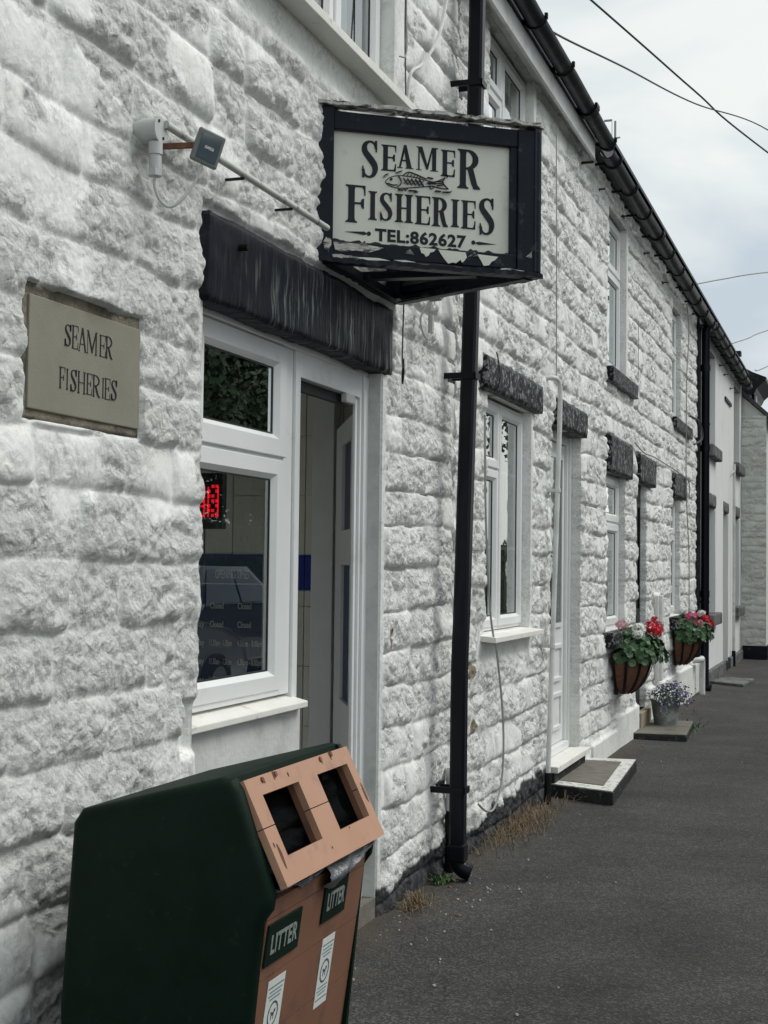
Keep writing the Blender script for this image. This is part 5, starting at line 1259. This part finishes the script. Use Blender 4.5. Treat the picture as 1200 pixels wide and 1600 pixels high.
# bin bag poking out beneath the sloping panel
def bag_strip(y0, y1, seed, depth=.05, drop=.055, parent=bn):
    n, k = 36, 8; vs = []; fs = []; q = random.Random(seed)
    ph = [q.uniform(0, 6) for _ in range(6)]
    for i in range(n + 1):
        t = i / n; y = y0 + (y1 - y0) * t; env = math.sin(math.pi * min(1, t * .55 + .45)) if y1 > 3.5 else math.sin(math.pi * t)
        env = max(.12, env)
        for j in range(k + 1):
            s_ = j / k; a = s_ * math.pi
            x = .684 + depth * .5 * env * math.sin(a) + .008 * math.sin(t * 17 + j * .8 + ph[0]) * math.sin(a) + q.uniform(-.002, .002)
            z = .758 - drop * env * s_ - .010 * math.sin(t * 13 + j * .6 + ph[1]) * s_ * env + q.uniform(-.0015, .0015)
            vs.append((x, y, z))
    for i in range(n):
        for j in range(k): fs.append((i * (k + 1) + j, (i + 1) * (k + 1) + j, (i + 1) * (k + 1) + j + 1, i * (k + 1) + j + 1))
    return mesh_obj('bag_edge', vs, fs, 'bag', parent, True)
bag_strip(3.30, 3.69, 4, .060, .062); bag_strip(2.99, 3.34, 9, .014, .018)
m = MB(); m.prism([(.25, .05), (.25, .60), (.59, .60), (.56, .05)], Y0 + .05, Y1 - .05); m.build('inner_box', 'bag_black', bn)

bn.location = (0, -.02, 0)
# =================================================================== GROUND THINGS
gm = MB(); gm.add([(-60, -60, -.004), (120, -60, -.004), (120, 400, -.004), (-60, 400, -.004)], [(0, 1, 2, 3)])
g_ = gm.build('road', 'asphalt'); g_['kind'] = 'structure'
# pavement sheet with gentle unevenness
nx, ny = 60, 300; xs = np.linspace(-.02, 2.2, nx + 1); ys = np.linspace(-2, 40, ny + 1)
Xg, Yg = np.meshgrid(xs, ys, indexing='ij'); Zg = .004 + .012 * (fbm(Xg * 1.2, Yg * .6, 3, 3) - .5) + .010 * np.exp(-Xg / .15)
Zg = np.where(Xg > 2.15, .002, Zg); Zg = np.maximum(Zg, .001)
vs = [tuple(p) for p in np.stack([Xg, Yg, Zg], -1).reshape(-1, 3)]
fs = [(i * (ny + 1) + j, (i + 1) * (ny + 1) + j, (i + 1) * (ny + 1) + j + 1, i * (ny + 1) + j + 1) for i in range(nx) for j in range(ny)]
pv = mesh_obj('pavement', vs, fs, 'asphalt', None, True); pv['kind'] = 'structure'

st = thing('stone_step', 'concrete step with flaking white edge and black sides below the white front door', 'step')
m = MB(); m.hexa([(.0, 9.10, 0), (.455, 8.93, 0), (.365, 10.50, 0), (.0, 10.45, 0), (.0, 9.10, .088), (.455, 8.93, .088), (.365, 10.50, .088), (.0, 10.45, .088)]); m.build('block', 'slab_black', st, bevel=.008)
m = MB(); m.hexa([(.0, 9.105, .0885), (.448, 8.94, .0885), (.360, 10.49, .0885), (.0, 10.44, .0885), (.0, 9.105, .095), (.448, 8.94, .095), (.360, 10.49, .095), (.0, 10.44, .095)]); m.build('painted_edge', 'slab_edge_white', st)
m = MB(); m.hexa([(.02, 9.26, .0955), (.36, 9.13, .0955), (.285, 10.30, .0955), (.02, 10.3, .0955), (.02, 9.26, .099), (.36, 9.13, .099), (.285, 10.30, .099), (.02, 10.3, .099)]); m.build('tread', 'concrete', st)
st2 = thing('stone_step', 'worn beige stone slab under the black front door, carrying the flower bucket', 'step')
m = MB(); m.hexa([(.0, 12.42, 0), (.50, 12.46, 0), (.43, 13.62, 0), (.0, 13.65, 0), (.0, 12.42, .055), (.50, 12.46, .055), (.43, 13.62, .055), (.0, 13.65, .055)]); m.build('block', 'slab_black', st2, bevel=.01)
m = MB(); m.hexa([(.0, 12.425, .0555), (.495, 12.465, .0555), (.425, 13.615, .0555), (.0, 13.645, .0555), (.0, 12.425, .066), (.495, 12.465, .066), (.425, 13.615, .066), (.0, 13.645, .066)]); m.build('tread', 'concrete', st2, bevel=.004)
m = MB(); m.hexa([(.05, 18.9, 0), (.50, 18.55, 0), (.56, 19.6, 0), (.12, 19.7, 0), (.05, 18.9, .045), (.50, 18.55, .045), (.56, 19.6, .045), (.12, 19.7, .045)])
tag(m.build('stone_slab', 'grey_stone', None, bevel=.012), 'low grey stone slab lying before the rendered cottage at the far end', 'step')

# flowers -----------------------------------------------------------------------
def leaf_cloud(n, fn, size, rnd_, lobes=7, cup=.25):
    m = MB()
    for i in range(n):
        p, nrm = fn(rnd_); s = size * rnd_.uniform(.6, 1.15); nrm = (nrm + Vector((rnd_.uniform(-.5, .5), rnd_.uniform(-.5, .5), rnd_.uniform(-.3, .5)))).normalized()
        a = nrm.orthogonal().normalized(); b = nrm.cross(a); th0 = rnd_.uniform(0, 6.28); k = lobes * 2
        vs = [p - nrm * s * cup]
        for q in range(k):
            th = th0 + 2 * math.pi * q / k; r_ = s * (1.0 if q % 2 == 0 else .86); vs.append(p + (a * math.cos(th) + b * math.sin(th)) * r_ + nrm * rnd_.uniform(-.1, .1) * s)
        m.add(vs, [(0, q + 1, (q + 1) % k + 1) for q in range(k)])
    return m
def blossom(center, r, n, rnd_, mats, parent, name='blossom'):
    m = MB(); c = Vector(center)
    for i in range(n):
        d = Vector((rnd_.gauss(0, 1), rnd_.gauss(0, 1), rnd_.gauss(.3, 1))).normalized(); p = c + Vector((d.x * r, d.y * r, d.z * r * .75)) * rnd_.uniform(.75, 1)
        a = d.orthogonal().normalized(); b = d.cross(a); s = r * .34; t0 = rnd_.uniform(0, 6)
        for q in range(5):
            th = t0 + q * 2 * math.pi / 5; e = p + (a * math.cos(th) + b * math.sin(th)) * s + d * s * .25; w_ = (a * -math.sin(th) + b * math.cos(th)) * s * .42
            m.add([p, e - w_ * .9 - (a * math.cos(th) + b * math.sin(th)) * s * .25, e, e + w_ * .9 - (a * math.cos(th) + b * math.sin(th)) * s * .25], [(0, 1, 2, 3)])
    return m.build(name, mats, parent)
def hanging_basket(y, flowers, label, seed, mirror=1):
    rn = random.Random(seed)
    t_ = thing('flower_basket', label, 'flower basket', group='wall baskets of geraniums')
    X0, RY, RX, ZT, ZB = .07, .35, .25, .79, .47
    # liner: half bowl
    nu_, nv_ = 26, 12; vs = []; fs = []
    for i in range(nu_ + 1):
        a = math.pi * i / nu_ - math.pi / 2
        for j in range(nv_ + 1):
            s_ = j / nv_; r_ = math.cos((1 - s_) * math.pi / 2 * .93) ** .50; bump = 1 + rn.uniform(-.012, .012)
            vs.append((X0 + RX * r_ * math.cos(a) * bump, RY * r_ * math.sin(a) * bump, ZB + (ZT - ZB) * s_ + rn.uniform(-.004, .004)))
    for i in range(nu_):
        for j in range(nv_): fs.append((i * (nv_ + 1) + j, (i + 1) * (nv_ + 1) + j, (i + 1) * (nv_ + 1) + j + 1, i * (nv_ + 1) + j + 1))
    k = len(vs); vs.append((X0, 0, ZT - .03)); fs += [(k, i * (nv_ + 1) + nv_, (i + 1) * (nv_ + 1) + nv_) for i in range(nu_)]
    vs += [(X0, RY, ZT - .03), (X0, -RY, ZT - .03), (X0, 0, ZB)]
    mesh_obj('liner', vs, fs, 'coir', t_, True)
    for ai in (-70, -42, -14, 14, 42, 70):
        a = R(ai); m = MB(); pts = []
        for j in range(9):
            s_ = j / 8; r_ = math.cos((1 - s_) * math.pi / 2 * .93) ** .50; pts.append((X0 + (RX * r_ + .008) * math.cos(a), (RY * r_ + .008) * math.sin(a), ZB + (ZT - ZB) * s_))
        for p, q in zip(pts[:-1], pts[1:]): m.beam(p, q, .022, .005, (math.cos(a), math.sin(a), 0))
        m.build('strap', 'iron_black', t_)
    m = MB(); pts = [(X0 + (RX + .01) * math.cos(R(d)), (RY + .01) * math.sin(R(d)), ZT) for d in range(-90, 91, 12)]
    for p, q in zip(pts[:-1], pts[1:]): m.beam(p, q, .008, .024)
    m.beam((X0 - .012, -RY, ZT), (X0 - .012, RY, ZT), .010, .03); m.beam((X0 - .012, -.2, ZT), (X0 - .012, -.2, ZB), .010, .03); m.beam((X0 - .012, .2, ZT), (X0 - .012, .2, ZB), .010, .03)
    m.build('rim', 'iron_black', t_)
    def fn(r_):
        a = r_.uniform(-math.pi / 2, math.pi / 2); e = r_.uniform(-.25, 1.45); ra = r_.uniform(.55, 1.08)
        d = Vector((math.cos(a) * math.cos(e), math.sin(a) * math.cos(e), math.sin(e)))
        p = Vector((X0 + .02 + d.x * RX * 1.32 * ra, d.y * RY * 1.16 * ra, ZT + .0 + d.z * .21 * ra)); return p, d
    leaf_cloud(620, fn, .038, rn).build('foliage', 'leaf_geranium', t_)
    for (dx, dy, dz, r_, mt) in flowers:
        m = MB(); m.tube([(dx * .8, dy * .85, ZT + .1), (dx, dy, dz - r_ * .5)], .003, 5); m.build('stalk', 'leaf_small', t_)
        blossom((dx, dy, dz), r_, 34, rn, mt, t_)
    t_.location = (-.02, y, 0); return t_
hanging_basket(11.75, [(.10, -.20, 1.04, .050, 'petal_pale'), (.23, -.14, 1.01, .060, 'petal_white'), (.24, -.24, .965, .048, 'petal_white'), (.30, .0, 1.02, .058, 'petal_red'), (.33, .10, .97, .055, 'petal_red'), (.33, .24, 1.02, .050, 'petal_red'), (.30, .30, 1.07, .035, 'petal_red'), (.33, .30, .99, .045, 'petal_pale'), (.36, .12, 1.0, .03, 'petal_red')],
               'coir wall basket of red, white and pale pink geraniums, nearer of the two', 1)
hanging_basket(15.55, [(.22, -.16, .99, .075, 'petal_pink'), (.30, -.22, .93, .05, 'petal_pink'), (.30, .12, 1.02, .050, 'petal_white'), (.33, .16, .96, .060, 'petal_red'), (.36, .24, .90, .065, 'petal_red'), (.34, .28, .96, .045, 'petal_red')],
               'coir wall basket of bright pink and red geraniums, farther of the two', 2)
bk = thing('flower_bucket', 'galvanised bucket of purple and white lobelia standing on the stone slab', 'flower pot')
cx_, cy_ = .215, 13.25
m = MB(); prof_ = [(.105, .066), (.125, .20), (.137, .285), (.143, .287), (.143, .297), (.130, .297), (.125, .26), (.0, .26)]
n = 24; vs = []; fs = []
for (r_, z) in prof_:
    for k in range(n): vs.append((cx_ + r_ * math.cos(2 * math.pi * k / n), cy_ + r_ * math.sin(2 * math.pi * k / n), z))
for i in range(len(prof_) - 1):
    for k in range(n): fs.append((i * n + k, i * n + (k + 1) % n, (i + 1) * n + (k + 1) % n, (i + 1) * n + k))
mesh_obj('bucket', vs, fs, 'galvanised', bk, True)
m = MB()
for k in range(9):
    a = 2 * math.pi * k / 9; m.tube([(cx_ + .02 * math.cos(a), cy_ - .125 + .0 * k, .21 + .03 * math.sin(a)), (cx_ + .035 * math.cos(a), cy_ - .128, .21 + .045 * math.sin(a))], .008, 6)
m.build('painted_flower', 'petal_lilac', bk)
rn = random.Random(3)
def fnb(r_):
    a = r_.uniform(0, 2 * math.pi); e = r_.uniform(-.3, 1.5); ra = r_.uniform(.5, 1.0); d = Vector((math.cos(a) * math.cos(e), math.sin(a) * math.cos(e), math.sin(e)))
    return Vector((cx_ + .04 + d.x * .20 * ra, cy_ + d.y * .22 * ra, .30 + d.z * .15 * ra)), d
leaf_cloud(420, fnb, .014, rn, 3).build('foliage', 'leaf_small', bk)
for nm, mt, cnt, side in (('white_flowers', 'petal_white', 130, -1), ('lilac_flowers', 'petal_lilac', 150, -1), ('purple_flowers', 'petal_purple', 240, 1)):
    def fnc(r_):
        p, d = fnb(r_)
        if side == 1: p.x += .055
        else: p.x -= .02
        return p + d * .02, d
    leaf_cloud(cnt, fnc, .012, rn, 3, .1).build(nm, mt, bk)

# dry grass, weeds and litter along the foot of the wall -------------------------
def blades(n, fn, L0, L1, mat, name, w_=.0022, seed=1):
    r_ = random.Random(seed); m = MB()
    for i in range(n):
        p = Vector(fn(r_)); a = r_.uniform(0, 6.28); L = r_.uniform(L0, L1); lean = r_.uniform(.3, 1.4); d = Vector((math.cos(a), math.sin(a), 0)); sd = Vector((-d.y, d.x, 0)) * w_
        q1 = p + d * L * .35 * lean + Vector((0, 0, L * .42)); q2 = p + d * L * .8 * lean + Vector((0, 0, L * (.48 if lean > .9 else .75)));  q3 = p + d * L * 1.05 * lean + Vector((0, 0, max(.004 - p.z, L * (.30 if lean > .9 else .85))))
        m.add([p - sd, p + sd, q1 + sd, q1 - sd, q2 + sd * .8, q2 - sd * .8, q3], [(0, 1, 2, 3), (3, 2, 4, 5), (5, 4, 6)])
    return m.build(name, mat)
tag(blades(900, lambda r_: (max(.03, .10 + r_.gauss(0, .07)), min(8.9, max(7.1, r_.gauss(8.0, .42))), .006), .03, .12, 'straw', 'dry_grass', .0013, seed=2), 'patch of dead straw-coloured grass along the wall foot, right of the downpipe', 'dry grass')
tag(blades(350, lambda r_: (.06 + abs(r_.gauss(0, .035)), r_.gauss(5.95, .07), .006), .02, .08, 'straw', 'dry_grass', .0013, seed=4), 'small tuft of dead grass at the wall foot beside the litter bin', 'dry grass')
tag(blades(70, lambda r_: (.05 + abs(r_.gauss(0, .02)), r_.gauss(6.42, .035), .006), .03, .07, 'weed', 'weed', .005, 6), 'little green weed growing at the foot of the black downpipe', 'weed')
tag(blades(90, lambda r_: (.02 + abs(r_.gauss(0, .03)), r_.gauss(10.75, .1), .004), .02, .05, 'weed', 'weed', .004, 7), 'thin green weed growing past the far corner of the white-edged step', 'weed')
tag(blades(160, lambda r_: (.40 + r_.gauss(0, .05), r_.gauss(13.55, .25), .004), .02, .06, 'weed', 'weed', .004, 8), 'mossy green weeds round the outer corner of the slab with the bucket', 'weed')
def chips(n, fn, s0, s1, mat, name, seed):
    r_ = random.Random(seed); m = MB()
    for i in range(n):
        x, y = fn(r_); s = r_.uniform(s0, s1); a = r_.uniform(0, 6.28); k = r_.choice([4, 5, 6]); h_ = s * r_.uniform(.15, .5) if s < .015 else .004
        pl_ = [(x + s * r_.uniform(.5, 1) * math.cos(a + 2 * math.pi * q / k), y + s * 1.4 * r_.uniform(.5, 1) * math.sin(a + 2 * math.pi * q / k)) for q in range(k)]
        z = .008
        m.add([(u, v, z) for u, v in pl_] + [(x + (u - x) * .7, y + (v - y) * .7, z + h_ + .003) for u, v in pl_], [tuple(range(k, 2 * k))] + [(q, (q + 1) % k, (q + 1) % k + k, q + k) for q in range(k)])
    o = m.build(name, mat); o['kind'] = 'stuff'; o['label'] = 'scattered chips and crumbs lying on the pavement'; o['category'] = 'debris'; return o
def near_wall(r_): return (.05 + abs(r_.gauss(0, .22)), r_.uniform(4.6, 14) if r_.random() < .4 else r_.gauss(6.2, .7))
d_ = chips(95, near_wall, .002, .009, 'debris', 'paint_chips', 3); d_['label'] = 'flakes of fallen white paint scattered on the pavement by the wall'
d_ = chips(60, lambda r_: (r_.uniform(.1, 1.9), r_.uniform(3.8, 20)), .003, .008, 'debris', 'grit', 5); d_['label'] = 'pale grit sprinkled over the dark asphalt'
d_ = chips(110, lambda r_: (.03 + abs(r_.gauss(0, .13)), r_.uniform(5, 18)), .006, .018, 'dead_leaf', 'dead_leaves', 7); d_['label'] = 'brown dead leaf fragments along the foot of the wall'

# =================================================================== OVERHEAD WIRES, ANTENNA, POLE
PT = Vector((3.5, 31.0, 7.5))
pole = thing('telegraph_pole', 'wooden telegraph pole across the street gathering the overhead wires', 'pole')
m = MB(); m.tube([(3.5, 31, 0), (3.5, 31, 8)], [.14, .10], 12); m.build('post', 'pole_wood', pole, smooth=True)
m = MB(); m.beam((3.0, 31, 7.5), (4.0, 31, 7.5), .08, .08); m.build('crossarm', 'pole_wood', pole)
def wire(pts, label, r=.009, mat='cable_dark'):
    m = MB(); m.tube(catmull(pts, 10), r, 6); tag(m.build('overhead_wire', mat, None, smooth=True), label, 'wire', 'wires strung over the street')
wire([(-3.0, 2.6, 7.0), (-.53, 13.36, 6.99), (.12, 16.2, 6.98), (.74, 18.9, 7.0), PT], 'thick overhead wire dropping steeply from the top edge of the sky', .011)
wire([(.03, 7.6, 4.74), (-.128, 9.6, 5.27), (0, 12, 5.82), (.203, 15.5, 6.60), (.70, 20, 7.61), (1.7, 25, 8.0), PT + Vector((.1, 0, .4))], 'overhead wire rising off the eaves above the upper cottage window', .008)
wire([(-.02, 17.4, 4.98), (.23, 18.6, 5.274), (.705, 20.0, 5.62), (2.0, 25, 6.7), PT], 'sagging wire leaving the gutter near the black corner downpipe', .009, 'cable_grey')
wire([(.05, 21.6, 4.89), (.24, 22.8, 5.167), (.458, 24.0, 5.476), (1.8, 27.6, 6.5), PT], 'wire leaving the gutter over the rendered cottage', .009, 'cable_grey')
wire([(.08, 26.4, 5.15), (.27, 27, 5.30), (1.6, 29, 6.3), PT], 'short faint wire above the dormer at the far end', .009, 'cable_grey')
an = thing('antenna', 'small television aerial on a thin mast standing behind the gutter', 'antenna')
m = MB(); m.tube([(-.41, 14, 5.05), (-.41, 14, 6.0)], .011, 6); m.build('mast', 'cable_grey', an)
m = MB()
for (z0_, z1_) in ((5.62, 5.80), (5.82, 6.02)):
    frame_ring(m, -.44, -.43, 13.55, 13.95, z0_, z1_, .02)
m.v = [Vector((-.52 + (v.y - 13.55) * .20, 14.0 + (v.x + .43), v.z)) for v in m.v]
m.beam((-.50, 14, 5.81), (-.36, 14, 5.83), .012, .012); m.build('element', 'cable_grey', an)
# dish-like small chimney objects on the roof line beyond are hidden by the gutter

# =================================================================== ACROSS THE STREET (seen only mirrored in the glass)
def car(name, label, loc, yaw, paint):
    t_ = thing(name, label, 'car')
    lower = [(-2.05, .32), (-2.10, .55), (-2.02, .88), (-1.75, .96), (-1.45, 1.0), (.75, .98), (1.55, .86), (2.0, .70), (2.08, .45), (2.0, .28), (1.62, .24), (1.0, .24), (-1.0, .24), (-1.7, .26)]
    n = len(lower); vs = []; secs = [(-.84, .90, .05), (-.88, 1, .0), (.88, 1, .0), (.84, .90, .05)]
    for (y, sc_, _) in secs: vs += [(x * (1 if abs(y) > .86 else .985), y, .24 + (z - .24) * (1 if abs(y) > .86 else .97)) for x, z in lower]
    m = MB(); fs = [tuple(range(n - 1, -1, -1)), tuple(3 * n + k for k in range(n))]
    for s_ in range(3):
        for k in range(n): fs.append((s_ * n + k, s_ * n + (k + 1) % n, (s_ + 1) * n + (k + 1) % n, (s_ + 1) * n + k))
    m.add(vs, fs)
    m.hexa([(-1.70, -.66, .96), (-1.25, -.60, 1.40), (-1.25, .60, 1.40), (-1.70, .66, .96)] [:0] or [(-1.78, -.76, .95), (1.05, -.76, .95), (1.05, .76, .95), (-1.78, .76, .95), (-1.20, -.60, 1.46), (.15, -.60, 1.47), (.15, .60, 1.47), (-1.20, .60, 1.46)])
    m.build('body', paint, t_, bevel=.05, seg=3, smooth=True)
    m = MB()
    for sgn in (-1, 1):
        for (xa, xb, xc, xd) in ((-1.45, -.42, -.46, -1.12), (-.36, .82, .10, -.38)):
            m.add([(xa, sgn * .768, 1.0), (xb, sgn * .768, 1.0), (xc, sgn * .622, 1.41), (xd, sgn * .622, 1.41)], [(0, 1, 2, 3)])
    m.add([(.98, -.66, 1.0), (.98, .66, 1.0), (.21, .54, 1.43), (.21, -.54, 1.43)], [(0, 1, 2, 3)]); m.add([(-1.76, -.66, 1.0), (-1.76, .66, 1.0), (-1.25, .54, 1.43), (-1.25, -.54, 1.43)], [(0, 1, 2, 3)])
    m.build('window', 'car_glass', t_)
    for x in (-1.32, 1.32):
        for y in (-.80, .80):
            m = MB(); m.tube([(x, y - .10, .31), (x, y + .10, .31)], .31, 20); w_ = m.build('wheel', 'tyre', t_, bevel=.02)
            m = MB(); m.tube([(x, y - .105, .31), (x, y + .105, .31)], .19, 16); m.build('rim', 'car_silver', w_)
    m = MB(); m.box(1.96, 2.07, .50, .78, .60, .72); m.box(1.96, 2.07, -.78, -.50, .60, .72); m.build('headlight', 'sticker', t_, bevel=.02)
    t_.location = loc; t_.rotation_euler = (0, 0, yaw); return t_
car('parked_car', 'dark blue hatchback parked opposite, mirrored in the shop window', (6.4, 17.4, 0), R(90), 'car_dark')
car('parked_car', 'silver car parked opposite the shop, mirrored low in the shop window', (4.75, 11.3, 0), R(90), 'car_silver')
def tree(x, y, h, r, label, seed, base=None):
    if base:
        t_ = copy_tree(base); t_.location = (x, y, 0); t_.rotation_euler = (0, 0, seed); t_.scale = (h / 8.0,) * 3; t_['label'] = label; return t_
    rn = random.Random(seed); t_ = thing('tree', label, 'tree', group='trees across the street')
    m = MB(); m.tube([(0, 0, 0), (.05, 0, 1.5), (0, .08, 3.2), (.1, 0, 6)], [.24, .18, .14, .04], 10)
    for k in range(7):
        a = k * 2.4; z = 2.4 + k * .5; m.tube([(0, 0, z), (math.cos(a) * 1.1, math.sin(a) * 1.1, z + .9), (math.cos(a) * 2, math.sin(a) * 2, z + 1.5)], [.09, .05, .02], 6)
    m.build('trunk', 'bark', t_, smooth=True)
    cl = [(Vector((rn.gauss(0, r * .45), rn.gauss(0, r * .45), rn.uniform(2.2, h - .8))), rn.uniform(.6, 1.2)) for _ in range(34)]
    def fn(q):
        c, cr_ = q.choice(cl); d = Vector((q.gauss(0, 1), q.gauss(0, 1), q.gauss(0, 1))).normalized(); return c + d * cr_ * q.uniform(.5, 1), d
    leaf_cloud(20000, fn, .075, rn, 2, .1).build('crown', 'tree_leaf', t_)
    t_.location = (x, y, 0); return t_
t0 = tree(10.6, 24, 8, 2.6, 'leafy tree across the street opposite the shop, mirrored in its window', 3)
for (x, y, h_, l, s_) in ((10.5, 27.5, 9, 'tall leafy tree across the street, second along', 1.1), (10.8, 34, 8, 'leafy tree across the street, third along', 2.3), (11, 39, 9.5, 'leafy tree across the street beyond the telegraph pole', 3.9), (11.0, 17, 7.5, 'rounded leafy tree across the street nearest the shop', 5.1),
    (14, 24, 10, 'tall dark tree in the back row across the street, nearest the shop', .7), (14.5, 30, 11, 'tallest tree in the back row across the street', 2.9), (14, 36.5, 10, 'dark tree in the back row across the street, third along', 4.4), (14, 18, 9.5, 'dark tree in the back row across the street, behind the rounded tree', 1.9), (15, 43, 10.5, 'farthest tree in the back row across the street', 3.3)):
    tree(x, y, h_, 2.6, l, s_, t0)
# clipped hedge across the street behind the cars
rn = random.Random(8)
hg = thing('hedge', 'clipped green hedge along the far side of the street, mirrored in the glass', 'hedge')
def fnh(q): return Vector((8.0 + q.uniform(0, .7), q.uniform(4, 48), q.uniform(.1, 2.3))), Vector((-1, 0, .2))
leaf_cloud(16000, fnh, .07, rn, 2, .1).build('foliage', 'tree_leaf', hg)
m = MB(); m.box(8.35, 8.6, 4, 48, 0, 2.2); m.build('stems', 'tree_leaf', hg)
bpy.context.view_layer.update()
